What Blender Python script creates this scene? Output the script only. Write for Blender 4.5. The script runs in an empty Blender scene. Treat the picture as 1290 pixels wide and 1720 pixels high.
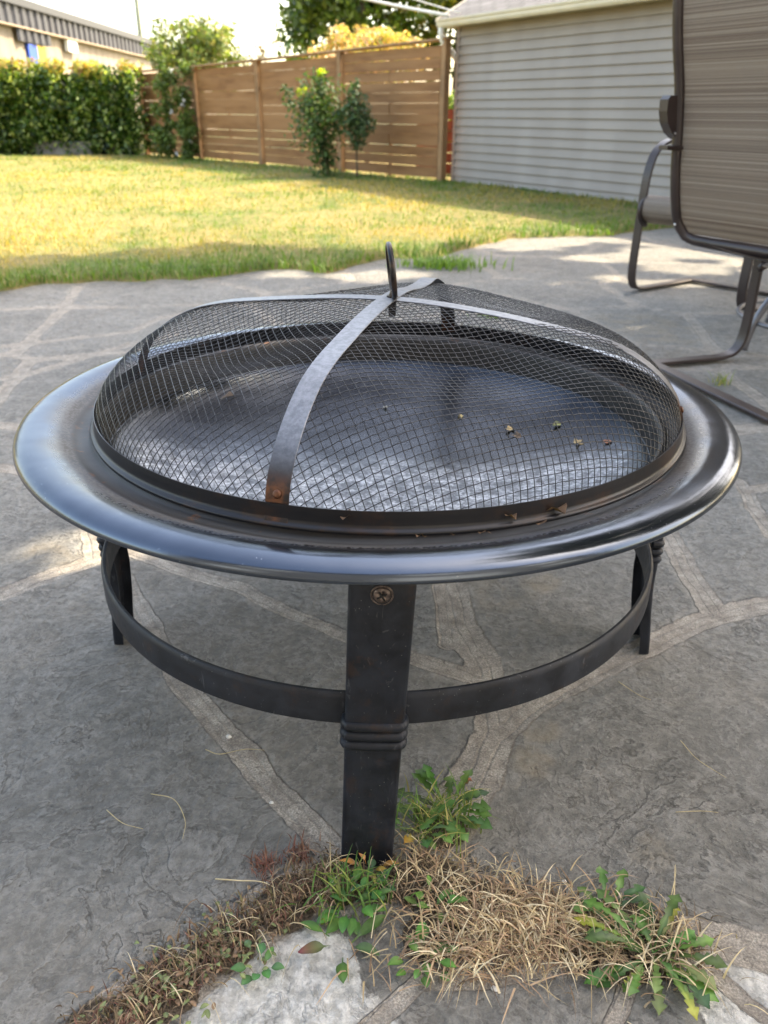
import bpy, math, random
import numpy as np
from mathutils import Vector, Matrix
R = math.radians
sc = bpy.context.scene
COL = sc.collection
# ------------------------------------------------------------------ camera
cd = bpy.data.cameras.new('camera'); cam = bpy.data.objects.new('camera', cd); COL.objects.link(cam)
cr = Vector((0.99995297, 0.00432678, 0.00867949)); cu = Vector((-0.00969817, 0.44612321, 0.894919)); cf = Vector((0, 0.89496109, -0.44614419))
m = Matrix((cr, cu, -cf)).transposed().to_4x4(); m.translation = Vector((0, 0, 0.7298)); cam.matrix_world = m
cd.sensor_fit = 'VERTICAL'; cd.sensor_height = 34.6; cd.sensor_width = 25.95; cd.lens = 34.6 * 1338.75 / 1720
cd.clip_start = 0.02; cd.clip_end = 3000
cd.dof.use_dof = True; cd.dof.focus_distance = 0.82; cd.dof.aperture_fstop = 8.0
sc.camera = cam
# ------------------------------------------------------------------ world, sun, exposure
S = Vector((0.60, 0.35, 0.72)).normalized()
w = bpy.data.worlds.new('World'); sc.world = w; w.use_nodes = True
nt = w.node_tree; bg = nt.nodes['Background']
sky = nt.nodes.new('ShaderNodeTexSky'); sky.sky_type = 'NISHITA'; sky.sun_disc = False
sky.sun_elevation = math.asin(S.z); sky.sun_rotation = math.atan2(S.x, S.y)
sky.air_density = 1.0; sky.dust_density = 3.0; sky.ozone_density = 0.6
nt.links.new(sky.outputs[0], bg.inputs[0]); bg.inputs[1].default_value = 0.15
sd = bpy.data.lights.new('sun', 'SUN'); sd.energy = 2.2; sd.angle = R(0.53); sd.color = (1, 0.93, 0.82)
so = bpy.data.objects.new('sun', sd); COL.objects.link(so); so.rotation_euler = S.to_track_quat('Z', 'Y').to_euler(); so.location = (20, 12, 25)
sc.view_settings.view_transform = 'Standard'; sc.view_settings.look = 'None'
sc.view_settings.exposure = 2.6; sc.view_settings.gamma = 1.0
sc.view_settings.use_white_balance = True; sc.view_settings.white_balance_temperature = 8000; sc.view_settings.white_balance_tint = 10
sc.cycles.max_bounces = 8; sc.cycles.transparent_max_bounces = 8

# ------------------------------------------------------------------ noise
def _h(ix, iy, s):
    n = (ix.astype(np.int64) * 374761393 + iy.astype(np.int64) * 668265263 + s * 974634777) & 0x7fffffff
    n = ((n ^ (n >> 13)) * 1274126177) & 0x7fffffff
    return ((n ^ (n >> 16)) & 0xffff) / 65535.0
def vn(x, y, s=0):
    x = np.asarray(x, float); y = np.asarray(y, float)
    ix = np.floor(x); iy = np.floor(y); fx = x - ix; fy = y - iy
    fx = fx * fx * (3 - 2 * fx); fy = fy * fy * (3 - 2 * fy)
    a = _h(ix, iy, s); b = _h(ix + 1, iy, s); c = _h(ix, iy + 1, s); d = _h(ix + 1, iy + 1, s)
    return (a * (1 - fx) + b * fx) * (1 - fy) + (c * (1 - fx) + d * fx) * fy
def fbm(x, y, s=0, o=4):
    t = 0; a = .5; n = 0
    for i in range(o):
        t = t + a * vn(x * 2 ** i + 17.3 * i, y * 2 ** i - 9.1 * i, s + i); n += a; a *= .5
    return t / n
def sst(a, b, x):
    t = np.clip((x - a) / (b - a), 0, 1); return t * t * (3 - 2 * t)

# ------------------------------------------------------------------ mesh helpers
class MB:
    def __init__(s): s.v = []; s.f = []; s.n = 0; s.c = []
    def add(s, v, f, col=None):
        v = np.asarray(v, float).reshape(-1, 3); s.v.append(v)
        s.f += [tuple(i + s.n for i in q) for q in f]; s.n += len(v)
        if col is not None:
            c = np.asarray(col, float)
            s.c.append(np.tile(c, (len(v), 1)) if c.ndim == 1 else c)
        return s
    def box(s, c, sz, rz=0, bevel=0):
        hx, hy, hz = sz[0] / 2, sz[1] / 2, sz[2] / 2
        if bevel:
            b = bevel; pts = []
            for z, k in ((-hz, 1), (-hz + b, 0), (hz - b, 0), (hz, 1)):
                e = b if k else 0
                for (a, d) in ((-1, -1), (1, -1), (1, 1), (-1, 1)):
                    # two points per corner
                    p1 = (a * (hx - b if a * d > 0 else hx - e), d * (hy - e if a * d > 0 else hy - b))
                    p2 = (a * (hx - e if a * d > 0 else hx - b), d * (hy - b if a * d > 0 else hy - e))
                    pts += [(*p1, z), (*p2, z)]
            f = []
            for l in range(3):
                for i in range(8): f.append((l * 8 + i, l * 8 + (i + 1) % 8, l * 8 + 8 + (i + 1) % 8, l * 8 + 8 + i))
            f.append(tuple(range(7, -1, -1))); f.append(tuple(range(24, 32)))
            v = np.array(pts)
        else:
            v = np.array([(x, y, z) for z in (-hz, hz) for (x, y) in ((-hx, -hy), (hx, -hy), (hx, hy), (-hx, hy))])
            f = [(3, 2, 1, 0), (4, 5, 6, 7), (0, 1, 5, 4), (1, 2, 6, 5), (2, 3, 7, 6), (3, 0, 4, 7)]
        cz, sn = math.cos(rz), math.sin(rz)
        v = np.stack([v[:, 0] * cz - v[:, 1] * sn, v[:, 0] * sn + v[:, 1] * cz, v[:, 2]], 1) + np.array(c)
        return s.add(v, f)
    def tube(s, pts, r, seg=8, closed=False, cap=True):
        P = np.asarray(pts, float); n = len(P)
        rr = np.full(n, r) if np.isscalar(r) else np.asarray(r, float)
        T = (np.roll(P, -1, 0) - np.roll(P, 1, 0)) if closed else np.gradient(P, axis=0)
        T /= np.linalg.norm(T, axis=1)[:, None] + 1e-12
        up = np.array([0, 0, 1.]) if abs(T[0][2]) < .9 else np.array([1., 0, 0])
        N = np.cross(T[0], up); N /= np.linalg.norm(N); V = []
        for i in range(n):
            N = N - T[i] * (N @ T[i]); N /= np.linalg.norm(N) + 1e-12; B = np.cross(T[i], N)
            a = np.arange(seg) * 2 * math.pi / seg
            V.append(P[i] + rr[i] * (np.cos(a)[:, None] * N + np.sin(a)[:, None] * B))
        f = []
        for i in range(n if closed else n - 1):
            j = (i + 1) % n
            for k in range(seg): f.append((i * seg + k, i * seg + (k + 1) % seg, j * seg + (k + 1) % seg, j * seg + k))
        if cap and not closed: f.append(tuple(range(seg - 1, -1, -1))); f.append(tuple((n - 1) * seg + k for k in range(seg)))
        return s.add(np.concatenate(V), f)
    def bar(s, pts, sides, w, t, bev=0.0):
        """flat bar: section width w along 'sides' vector(s), thickness t along normal"""
        P = np.asarray(pts, float); n = len(P); T = np.gradient(P, axis=0); T /= np.linalg.norm(T, axis=1)[:, None]
        Sd = np.asarray(sides, float); Sd = np.tile(Sd, (n, 1)) if Sd.ndim == 1 else Sd
        W = np.full(n, w) if np.isscalar(w) else np.asarray(w)
        V = []; b = bev if bev else t * .3
        for i in range(n):
            s_ = Sd[i] - T[i] * (Sd[i] @ T[i]); s_ /= np.linalg.norm(s_); nn = np.cross(T[i], s_); hw = W[i] / 2; ht = t / 2
            for (a, c) in ((-hw, -ht + b), (-hw + b, -ht), (hw - b, -ht), (hw, -ht + b), (hw, ht - b), (hw - b, ht), (-hw + b, ht), (-hw, ht - b)):
                V.append(P[i] + s_ * a + nn * c)
        f = []
        for i in range(n - 1):
            for k in range(8): f.append((i * 8 + k, i * 8 + (k + 1) % 8, i * 8 + 8 + (k + 1) % 8, i * 8 + 8 + k))
        f.append(tuple(range(7, -1, -1))); f.append(tuple((n - 1) * 8 + k for k in range(8)))
        return s.add(V, f)
    def lathe(s, prof, seg=128, c=(0, 0)):
        V = []; a = np.arange(seg) * 2 * math.pi / seg
        for (r, z) in prof: V.append(np.stack([c[0] + r * np.cos(a), c[1] + r * np.sin(a), np.full(seg, z)], 1))
        f = []
        for i in range(len(prof) - 1):
            for k in range(seg): f.append((i * seg + k, i * seg + (k + 1) % seg, (i + 1) * seg + (k + 1) % seg, (i + 1) * seg + k))
        return s.add(np.concatenate(V), f)
    def build(s, name, mat, parent=None, smooth=True, loc=None, auto=None):
        me = bpy.data.meshes.new(name); V = np.concatenate(s.v)
        if loc is not None: V = V - np.array(loc)
        me.from_pydata(V.tolist(), [], s.f)
        if s.c and sum(len(c) for c in s.c) == len(V):
            at = me.color_attributes.new('Col', 'FLOAT_COLOR', 'POINT'); C = np.concatenate(s.c)
            at.data.foreach_set('color', np.concatenate([C, np.ones((len(C), 1))], 1).astype(np.float32).ravel())
        me.materials.append(mat)
        if smooth: me.polygons.foreach_set('use_smooth', np.ones(len(me.polygons), bool))
        if smooth and auto: me.set_sharp_from_angle(angle=R(auto))
        me.update()
        o = bpy.data.objects.new(name, me); COL.objects.link(o)
        if loc is not None: o.location = loc
        if parent is not None:
            o.parent = parent
            if loc is None: o.location = [-x for x in parent.location] if parent.rotation_euler.z == 0 else (0, 0, 0)
            else: o.location = Vector(loc) - parent.location
        return o
def grid_faces(nu, nv):
    i = np.arange(nu * nv).reshape(nu, nv)
    return np.stack([i[:-1, :-1], i[1:, :-1], i[1:, 1:], i[:-1, 1:]], -1).reshape(-1, 4)
def smooth_path(P, n=8):
    """Catmull-Rom through the points"""
    P = [np.array(p, float) for p in P]; Q = [2 * P[0] - P[1]] + P + [2 * P[-1] - P[-2]]; out = []
    for i in range(1, len(Q) - 2):
        for k in range(n):
            t = k / n; a, b, c, d = Q[i - 1:i + 3]
            out.append(.5 * (2 * b + (c - a) * t + (2 * a - 5 * b + 4 * c - d) * t * t + (3 * b - a - 3 * c + d) * t ** 3))
    out.append(P[-1]); return np.array(out)
def tag(o, label=None, cat=None, group=None, kind=None):
    for k, v in (('label', label), ('category', cat), ('group', group), ('kind', kind)):
        if v: o[k] = v
    return o
def thing(name, label, cat, loc=(0, 0, 0), group=None):
    o = bpy.data.objects.new(name, None); o.empty_display_size = .05; COL.objects.link(o); o.location = loc
    return tag(o, label, cat, group)

# ------------------------------------------------------------------ material helper
class NB:
    def __init__(s, name):
        s.m = bpy.data.materials.new(name); s.m.use_nodes = True; s.t = s.m.node_tree; s.N = s.t.nodes; s.L = s.t.links
        s.b = s.N['Principled BSDF']; s._co = None
    def n(s, ty, **k):
        x = s.N.new(ty)
        for a, v in k.items(): setattr(x, a, v)
        return x
    def put(s, inp, v):
        if v is None: return
        if isinstance(v, bpy.types.NodeSocket): s.L.new(v, inp)
        else:
            if hasattr(inp.default_value, '__len__') and not hasattr(v, '__len__'): v = (v,) * len(inp.default_value)
            if hasattr(v, '__len__') and len(inp.default_value) == 4 and len(v) == 3: v = (*v, 1)
            inp.default_value = v
    def co(s, kind='Object', scale=None):
        x = s.n('ShaderNodeTexCoord').outputs[kind]
        if scale is not None:
            mp = s.n('ShaderNodeMapping'); s.L.new(x, mp.inputs[0]); mp.inputs[3].default_value = scale; x = mp.outputs[0]
        return x
    def noise(s, scale, detail=4, rough=.55, dist=0, co=None, out=0):
        x = s.n('ShaderNodeTexNoise'); x.inputs['Scale'].default_value = scale; x.inputs['Detail'].default_value = detail
        x.inputs['Roughness'].default_value = rough; x.inputs['Distortion'].default_value = dist
        s.L.new(co if co is not None else s.co(), x.inputs['Vector']); return x.outputs[out]
    def vor(s, scale, co=None, feat='F1', out='Distance'):
        x = s.n('ShaderNodeTexVoronoi', feature=feat); x.inputs['Scale'].default_value = scale
        s.L.new(co if co is not None else s.co(), x.inputs['Vector']); return x.outputs[out]
    def ma(s, op, a, b=0, c=0, clamp=False):
        x = s.n('ShaderNodeMath', operation=op, use_clamp=clamp)
        s.put(x.inputs[0], a); s.put(x.inputs[1], b); s.put(x.inputs[2], c); return x.outputs[0]
    def mr(s, v, a, b, c=0, d=1, smooth=True):
        x = s.n('ShaderNodeMapRange', interpolation_type='SMOOTHSTEP' if smooth else 'LINEAR')
        for i, q in enumerate((v, a, b, c, d)): s.put(x.inputs[i], q)
        return x.outputs[0]
    def mix(s, f, a, b, mode='MIX'):
        x = s.n('ShaderNodeMix', data_type='RGBA', blend_type=mode)
        s.put(x.inputs[0], f); s.put(x.inputs[6], a); s.put(x.inputs[7], b); return x.outputs[2]
    def attr(s, name, out='Fac'):
        return s.n('ShaderNodeAttribute', attribute_name=name).outputs[out]
    def bump(s, h, strength=1, dist=.002, normal=None):
        x = s.n('ShaderNodeBump'); x.inputs['Strength'].default_value = strength; x.inputs['Distance'].default_value = dist
        s.L.new(h, x.inputs['Height'])
        if normal is not None: s.L.new(normal, x.inputs['Normal'])
        return x.outputs[0]
    def set(s, **k):
        names = dict(color='Base Color', rough='Roughness', metal='Metallic', normal='Normal', spec='Specular IOR Level', coat='Coat Weight', coatr='Coat Roughness', alpha='Alpha')
        for a, v in k.items(): s.put(s.b.inputs[names[a]], v)
        return s.m
    def sep(s, v):
        x = s.n('ShaderNodeSeparateXYZ'); s.L.new(v, x.inputs[0]); return x.outputs
def simple(name, col, rough=.6, metal=0, var=.15, scale=20, bump=0, bd=.001):
    b = NB(name); nz = b.noise(scale, 5)
    c = b.mix(b.mr(nz, .3, .7), [x * (1 - var) for x in col], [min(1, x * (1 + var)) for x in col])
    b.set(color=c, rough=rough, metal=metal)
    if bump: b.set(normal=b.bump(b.noise(scale * 4, 4), bump, bd))
    return b.m
def leafmat(name, rough=.5, trans=.35, gain=1.0):
    b = NB(name); c = b.attr('Col', 'Color')
    nz = b.noise(60, 3); c = b.mix(.5, c, b.mix(b.mr(nz, .3, .7), (.55, .55, .5), (1.35, 1.35, 1.2)), 'MULTIPLY')
    c = b.mix(1.0, c, (gain * 1.25,) * 3, 'MULTIPLY')
    b.set(color=c, rough=rough)
    tr = b.n('ShaderNodeBsdfTranslucent'); b.L.new(b.mix(1.0, c, (1.3, 1.35, .55), 'MULTIPLY'), tr.inputs[0])
    mx = b.n('ShaderNodeMixShader'); mx.inputs[0].default_value = trans
    b.L.new(b.b.outputs[0], mx.inputs[1]); b.L.new(tr.outputs[0], mx.inputs[2])
    b.L.new(mx.outputs[0], b.N['Material Output'].inputs[0]); return b.m

# ================================================================== GROUND
JOINTS = [  # centre line points on the patio, half width
 ([(-.694,1.113),(-.647,1.139),(-.573,1.211),(-.516,1.263),(-.475,1.292)], .019),
 ([(-.475,1.292),(-.366,1.229),(-.25,1.171),(-.138,1.082),(-.049,1.023),(.051,.974),(.127,.926),(.165,.913)], .015),
 ([(-.493,1.259),(-.391,1.086),(-.297,.933),(-.203,.798),(-.138,.716),(-.089,.658),(-.045,.614)], .0165),
 ([(.118,1.228),(.121,1.061),(.142,.983),(.154,.899),(.145,.814),(.118,.749),(.096,.701),(.067,.631)], .026),
 ([(.148,.808),(.213,.868),(.314,.949),(.423,1.021),(.534,1.09),(.595,1.117),(.695,1.15),(.95,1.2)], .019),
 ([(.56,1.563),(.553,1.336),(.55,1.224),(.546,1.108)], .02),
 ([(.77,1.697),(.798,1.631),(.775,1.515),(.762,1.376)], .016), ([(.789,1.589),(.911,1.627),(1.3,1.7)], .016),
 ([(-1.256,2.292),(-1.174,2.349),(-1.128,2.369),(-.917,2.735),(-.765,2.926)], .02),
 ([(-1.42,2.639),(-1.335,2.719),(-.939,2.956),(-.896,3.182),(-.761,3.329)], .018),
 ([(-.972,1.696),(-.881,1.677),(-.825,1.658),(-.632,1.506),(-.516,1.263)], .02),
 ([(-.30,.36),(-.252,.412),(-.221,.449),(-.19,.477),(-.141,.524),(-.075,.576),(-.025,.602)], .03),
 ([(-.025,.602),(.077,.585),(.16,.55),(.246,.531),(.322,.525),(.4,.501),(.6,.48)], .02),
 ([(-.06,.38),(-.039,.399),(.002,.445),(.035,.474),(.103,.48),(.19,.49)], .008), ([(.19,.40),(.236,.47),(.298,.506),(.369,.433),(.44,.36)], .008),
 ([(.146,3.888),(.473,3.761),(.784,3.397),(.888,2.86),(.735,2.061),(.724,1.662)], .02), ([(.888,2.86),(1.327,2.678),(2.2,2.5)], .02),
 ([(.1,1.24),(.094,1.012)], .012),
]
rng = np.random.default_rng(7)
# far flagstones: irregular cells, their edges listed as joints too
SITES = np.array([(x * .78 + rng.uniform(-.24, .24), y * .72 + rng.uniform(-.22, .22)) for x in range(-7, 9) for y in range(2, 11)])
def joint_field(X, Y):
    d = np.full(X.shape, 9.0); wd = np.full(X.shape, .02)
    wob = (fbm(X * 9, Y * 9, 3) - .5) * .02
    wob2 = (fbm(X * 9 + 40, Y * 9, 5) - .5) * .02
    Xw, Yw = X + wob, Y + wob2
    for pts, hw in JOINTS:
        for a, b in zip(pts[:-1], pts[1:]):
            a = np.array(a); b = np.array(b); ab = b - a
            t = np.clip(((Xw - a[0]) * ab[0] + (Yw - a[1]) * ab[1]) / (ab @ ab), 0, 1)
            q = np.hypot(Xw - a[0] - t * ab[0], Yw - a[1] - t * ab[1])
            k = q / hw < d / wd
            d = np.where(k, q, d); wd = np.where(k, hw, wd)
    far = (Y > 1.75) | (np.abs(X) > 1.0 + .2 * (Y > 1.2))
    D = np.stack([np.hypot(Xw - s[0], Yw - s[1]) for s in SITES]); D.sort(0)
    e = (D[1] - D[0]) / 2
    near = np.ones(X.shape, bool)
    k = far & (e / .02 < d / wd)
    d = np.where(k, e, d); wd = np.where(k, .02, wd)
    return d, wd
def graded(lo, a, b, hi, fine, g=1.07):
    c = list(np.arange(a, b, fine)); s = fine; x = c[-1]
    while x < hi: s *= g; x += s; c.append(x)
    s = fine; x = a; pre = []
    while x > lo: s *= g; x -= s; pre.append(x)
    return np.array(pre[::-1] + c)
gx = graded(-6, -.8, .95, 6.5, .0055, 1.035); gy = graded(-3, .36, 1.6, 7.2, .0055, 1.03)
PX, PY = np.meshgrid(gx, gy, indexing='ij')
jd, jw = joint_field(PX, PY)
mm = jd / (jw * (1.1 + .5 * (fbm(PX * 7, PY * 7, 91) - .5)))
lab = np.arange(mm.size).reshape(mm.shape); sm = mm > .9
for it in range(14):
    for ax in (0, 1):
        for sgn in (1, -1):
            A = lab if ax == 0 else lab.T; M_ = sm if ax == 0 else sm.T; n0 = A.shape[0]
            rg_ = range(1, n0) if sgn > 0 else range(n0 - 2, -1, -1)
            for i_ in rg_:
                j_ = i_ - sgn; k_ = M_[i_] & M_[j_]; A[i_] = np.where(k_, np.maximum(A[i_], A[j_]), A[i_])
tone = np.where(sm, ((lab * 2654435761) % 1009) / 1009.0, .5); warm = np.where(sm, ((lab * 40503 + 77) % 773) / 773.0, .5)
def slab(x, y, t, w_):
    i_ = np.abs(gx - x).argmin(); j_ = np.abs(gy - y).argmin(); k_ = (lab == lab[i_, j_]) & sm; tone[k_] = t; warm[k_] = w_
slab(-.3, .7, .85, .15); slab(.35, .75, .45, .4); slab(0, .85, .12, .75); slab(.3, 1.05, .15, .6); slab(-.2, 1.0, .2, .6); slab(.0, .42, .35, .2); slab(-.8, 1.35, .7, .7); slab(.9, .9, .45, .3)
und = (fbm(PX * 3, PY * 3, 11) - .5) * .006 + (fbm(PX * 14, PY * 14, 12) - .5) * .0025
PZ = und * sst(.9, 2.2, mm) - .0022 * (1 - sst(.75, 1.15, mm)) + (fbm(PX * 40, PY * 40, 13) - .5) * .002
pme = bpy.data.meshes.new('patio')
V = np.stack([PX, PY, PZ], -1).reshape(-1, 3); F = grid_faces(*PX.shape)
pme.vertices.add(len(V)); pme.vertices.foreach_set('co', V.ravel())
pme.loops.add(F.size); pme.loops.foreach_set('vertex_index', F.ravel())
pme.polygons.add(len(F)); pme.polygons.foreach_set('loop_start', np.arange(0, F.size, 4)); pme.polygons.foreach_set('loop_total', np.full(len(F), 4))
pme.polygons.foreach_set('use_smooth', np.ones(len(F), bool)); pme.update()
def pattr(n, a):
    t = pme.attributes.new(n, 'FLOAT', 'POINT'); t.data.foreach_set('value', a.astype(np.float32).ravel())
pattr('jd', jd); pattr('jm', mm)
def blob(x, y, r, n=.35): # soft noisy spot
    q = np.hypot(PX - x, PY - y) / r + (fbm(PX * 12, PY * 12, 21) - .5) * n * 2
    return 1 - sst(.6, 1.1, q)
white = np.zeros(PX.shape)
for (x, y, r) in ((-.09,.44,.085),(-.03,.41,.07),(-.13,.40,.06),(-.055,.48,.05),(.32,.50,.035),(.36,.48,.05),(.41,.45,.06),(.33,.44,.045)): white = np.maximum(white, blob(x, y, r))
pattr('white', white)
och = np.zeros(PX.shape)  # ochre stains; the left pair also puts a sun dapple's warmth into the colour
for (x, y, r) in ((.19,.76,.035),(.21,.82,.03),(-.62,1.27,.05),(-.56,1.24,.05),(.2,1.17,.07),(.27,1.2,.05),(-.2,.50,.035),(.3,.62,.03),(1.0,3.1,.3),(-.5,2.3,.2)): och = np.maximum(och, blob(x, y, r))
pattr('och', och)
# a tone for each stone (nearest big cell, from low-frequency noise)
pattr('tone', tone); pattr('warm', warm)
soil = np.zeros(PX.shape)
for (x, y, r) in ((.0,.592,.04),(.05,.585,.05),(.10,.555,.05),(.15,.535,.055),(.20,.52,.05),(.25,.515,.045),(.05,.52,.04),(-.04,.585,.035),(.07,.655,.035),(-.10,.555,.035),(-.15,.51,.035),(-.2,.465,.035),(-.25,.42,.035)): soil = np.maximum(soil, blob(x, y, r, .5))
pattr('soil', soil)
patio = bpy.data.objects.new('patio', pme); COL.objects.link(patio); tag(patio, kind='structure')

b = NB('flagstone'); co = b.co()
big = b.noise(2.2, 4, .5, .4, co); med = b.noise(11, 6, .6, .5, co); fin = b.noise(90, 5, .65, 0, co); grit = b.noise(420, 3, .6, 0, co)
n1 = b.noise(6.5, 9, .62, .5, co)
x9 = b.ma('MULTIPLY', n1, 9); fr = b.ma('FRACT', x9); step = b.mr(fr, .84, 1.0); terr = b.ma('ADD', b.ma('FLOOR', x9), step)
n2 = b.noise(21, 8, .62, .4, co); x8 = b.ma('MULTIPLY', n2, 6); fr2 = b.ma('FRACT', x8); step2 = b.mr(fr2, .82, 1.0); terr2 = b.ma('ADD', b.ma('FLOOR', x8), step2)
stone = b.mix(b.mr(big, .3, .7), (.215, .21, .196), (.315, .307, .287))
stone = b.mix(1, stone, b.mix(b.attr('tone'), (.66, .66, .66), (1.16, 1.16, 1.16)), 'MULTIPLY'); stone = b.mix(1, stone, b.mix(b.attr('warm'), (.95, 1.0, 1.01), (1.08, 1.0, .88)), 'MULTIPLY')
stone = b.mix(b.mr(b.noise(3.3, 5, .6, .5, co), .55, .72, 0, .4), stone, (.27, .225, .165))
stone = b.mix(b.mr(med, .35, .72, 0, .55), stone, (.36, .35, .32))
stone = b.mix(b.mr(fin, .38, .66, 0, .5), stone, (.115, .112, .104))
spk = b.noise(230, 2, .5, 0, co); stone = b.mix(b.mr(spk, .66, .74, 0, .6), stone, (.33, .32, .29))
edge = b.ma('MULTIPLY', b.mr(fr, .88, .95), b.mr(fr, 1.0, .96)); stone = b.mix(b.ma('MULTIPLY', edge, b.mr(med, .42, .62, .03, .36)), stone, (.055, .053, .047))  # flake edges: dirt plus their shadow side put into the colour
f2 = b.noise(34, 8, .72, .2, co); stone = b.mix(b.mr(f2, .42, .52, .35, 0), stone, (.12, .116, .105)); stone = b.mix(b.mr(f2, .56, .66, 0, .25), stone, (.40, .39, .36))
lip_ = b.ma('MULTIPLY', b.mr(fr, .66, .78), b.mr(fr, .88, .80)); stone = b.mix(b.ma('MULTIPLY', lip_, .22), stone, (.45, .44, .41))  # lit tops beside the flake edges, painted as a pale band
lip2 = b.ma('MULTIPLY', b.mr(fr2, .60, .74), b.mr(fr2, .86, .78)); stone = b.mix(b.ma('MULTIPLY', lip2, .18), stone, (.43, .42, .39)); edge2 = b.ma('MULTIPLY', b.mr(fr2, .84, .92), b.mr(fr2, 1.0, .95)); stone = b.mix(b.ma('MULTIPLY', edge2, b.mr(med, .44, .64, .0, .28)), stone, (.06, .058, .052))  # smaller flakes: lit tops and shadow sides painted in as well
pit_ = b.mr(b.noise(130, 4, .7, 0, co), .36, .30, 0, .7); stone = b.mix(pit_, stone, (.07, .066, .058))
edge2 = b.ma('MULTIPLY', b.mr(fr2, .78, .9), b.mr(fr2, 1.0, .93)); 
stone = b.mix(b.ma('MULTIPLY', b.attr('och'), b.mr(med, .35, .65, .0, .38)), stone, (.34, .27, .17))
wt = b.mr(b.ma('ADD', b.attr('white'), b.ma('MULTIPLY', b.ma('SUBTRACT', b.noise(70, 6, .7, .5, co), .5), 1.5)), .33, .55, 0, .92)
stone = b.mix(wt, stone, b.mix(b.mr(fin, .35, .65), (.48, .48, .45), (.85, .85, .81)))
mo = b.mix(b.mr(b.noise(30, 6, .7, 0, co), .3, .7), (.24, .215, .18), (.54, .495, .42)); mo = b.mix(b.mr(grit, .35, .6, 0, .6), mo, (.13, .115, .10)); mo = b.mix(b.mr(b.noise(110, 5, .75, 0, co), .42, .34, 0, .7), mo, (.08, .07, .06))
jm = b.ma('ADD', b.attr('jm'), b.ma('MULTIPLY', b.ma('SUBTRACT', b.noise(45, 6, .65, .3, co), .5), .5))
jm = b.ma('ADD', jm, b.ma('MULTIPLY', b.ma('SUBTRACT', b.noise(13, 4, .6, .2, co), .5), .55)); mask = b.ma('MULTIPLY', b.mr(jm, 1.06, .94), b.mr(b.sep(co)[1], 1.7, 2.5, 1, .7))
jdn = b.ma('ADD', b.attr('jd'), b.ma('MULTIPLY', b.ma('SUBTRACT', b.noise(16, 5, .6, 0, co), .5), .012))
gr = b.mr(b.ma('ABSOLUTE', b.ma('SUBTRACT', jdn, .0085)), .0008, .0024, 1, 0)
mo = b.mix(b.ma('MULTIPLY', b.ma('MULTIPLY', gr, b.mr(fin, .35, .6)), .22), mo, (.09, .082, .07))
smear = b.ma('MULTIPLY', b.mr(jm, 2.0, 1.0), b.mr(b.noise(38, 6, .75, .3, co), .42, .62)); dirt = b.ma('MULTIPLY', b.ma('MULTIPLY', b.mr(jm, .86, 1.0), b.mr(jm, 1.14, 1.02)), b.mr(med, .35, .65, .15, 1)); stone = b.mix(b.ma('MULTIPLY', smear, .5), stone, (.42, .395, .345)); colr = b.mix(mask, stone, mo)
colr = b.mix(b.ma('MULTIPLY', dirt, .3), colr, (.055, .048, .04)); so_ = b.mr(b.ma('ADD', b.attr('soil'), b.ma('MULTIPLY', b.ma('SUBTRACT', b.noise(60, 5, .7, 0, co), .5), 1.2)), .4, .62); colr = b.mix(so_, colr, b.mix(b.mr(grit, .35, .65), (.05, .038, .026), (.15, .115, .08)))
amt = b.mr(b.noise(4.5, 3, .5, .3, co), .38, .62, .25, 1); hh = b.ma('MULTIPLY', b.ma('ADD', b.ma('MULTIPLY', b.ma('ADD', terr, -4.5), -1.7), b.ma('MULTIPLY', b.ma('ADD', terr2, -3), -.7)), amt)
hh = b.ma('ADD', hh, b.ma('MULTIPLY', med, 4.5)); hh = b.ma('ADD', hh, b.ma('MULTIPLY', fin, .9)); hh = b.ma('ADD', hh, b.ma('SUBTRACT', b.ma('MULTIPLY', f2, 6.5), b.ma('MULTIPLY', pit_, .6))); hs = b.ma('MULTIPLY', b.ma('ADD', hh, -7.5), b.ma('SUBTRACT', 1, mask))
hm = b.ma('MULTIPLY', b.ma('ADD', b.ma('MULTIPLY', grit, .7), b.ma('SUBTRACT', b.ma('MULTIPLY', fin, 1.2), b.ma('MULTIPLY', gr, .5))), mask)
nrm = b.bump(b.ma('ADD', hs, hm), 1.0, .0024); nrm = b.bump(grit, .35, .0008, nrm)
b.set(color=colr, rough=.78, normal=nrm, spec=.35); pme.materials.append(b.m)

# ground out to the horizon
b = NB('soil'); b.set(color=b.mix(b.mr(b.noise(.6, 6), .35, .65), (.16, .13, .06), (.09, .11, .03)), rough=.95)
g = MB(); g.add([(-400, -400, -.035), (400, -400, -.035), (400, 900, -.035), (-400, 900, -.035)], [(0, 1, 2, 3)])
tag(g.build('ground', b.m, smooth=False), kind='structure')

# lawn sheet, its ragged near edge
LEDGE = [(-9, 2.2), (-4, 2.9), (-1.713, 3.588), (-1.374, 3.841), (-.934, 4.017), (-.621, 4.305), (-.275, 4.27), (-.03, 4.566), (.25, 4.70), (.564, 5.234), (1.2, 5.62), (1.732, 6.0), (3, 6.6), (9, 7.2)]
lx = np.array([p[0] for p in LEDGE]); ly = np.array([p[1] for p in LEDGE])
def ledge(x): return np.interp(x, lx, ly) + (fbm(x * 3.5, x * 0 + 3, 44, 6) - .5) * .5
xs = np.arange(-9, 9.01, .05); tt = np.concatenate([np.linspace(0, .3, 12), np.linspace(.4, 1, 26) ** 1]) 
LX, LT = np.meshgrid(xs, tt, indexing='ij'); e0 = ledge(LX)
LY = e0 + LT ** 1.5 * (24 - e0); LZ = .016 * sst(0, .02, LT) - .02 * (LT < .001) + .012 + (fbm(LX * 1.2, LY * 1.2, 51) - .5) * .03 * sst(0, .05, LT)
g = MB(); g.add(np.stack([LX, LY, LZ], -1), grid_faces(*LX.shape).tolist())
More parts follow.
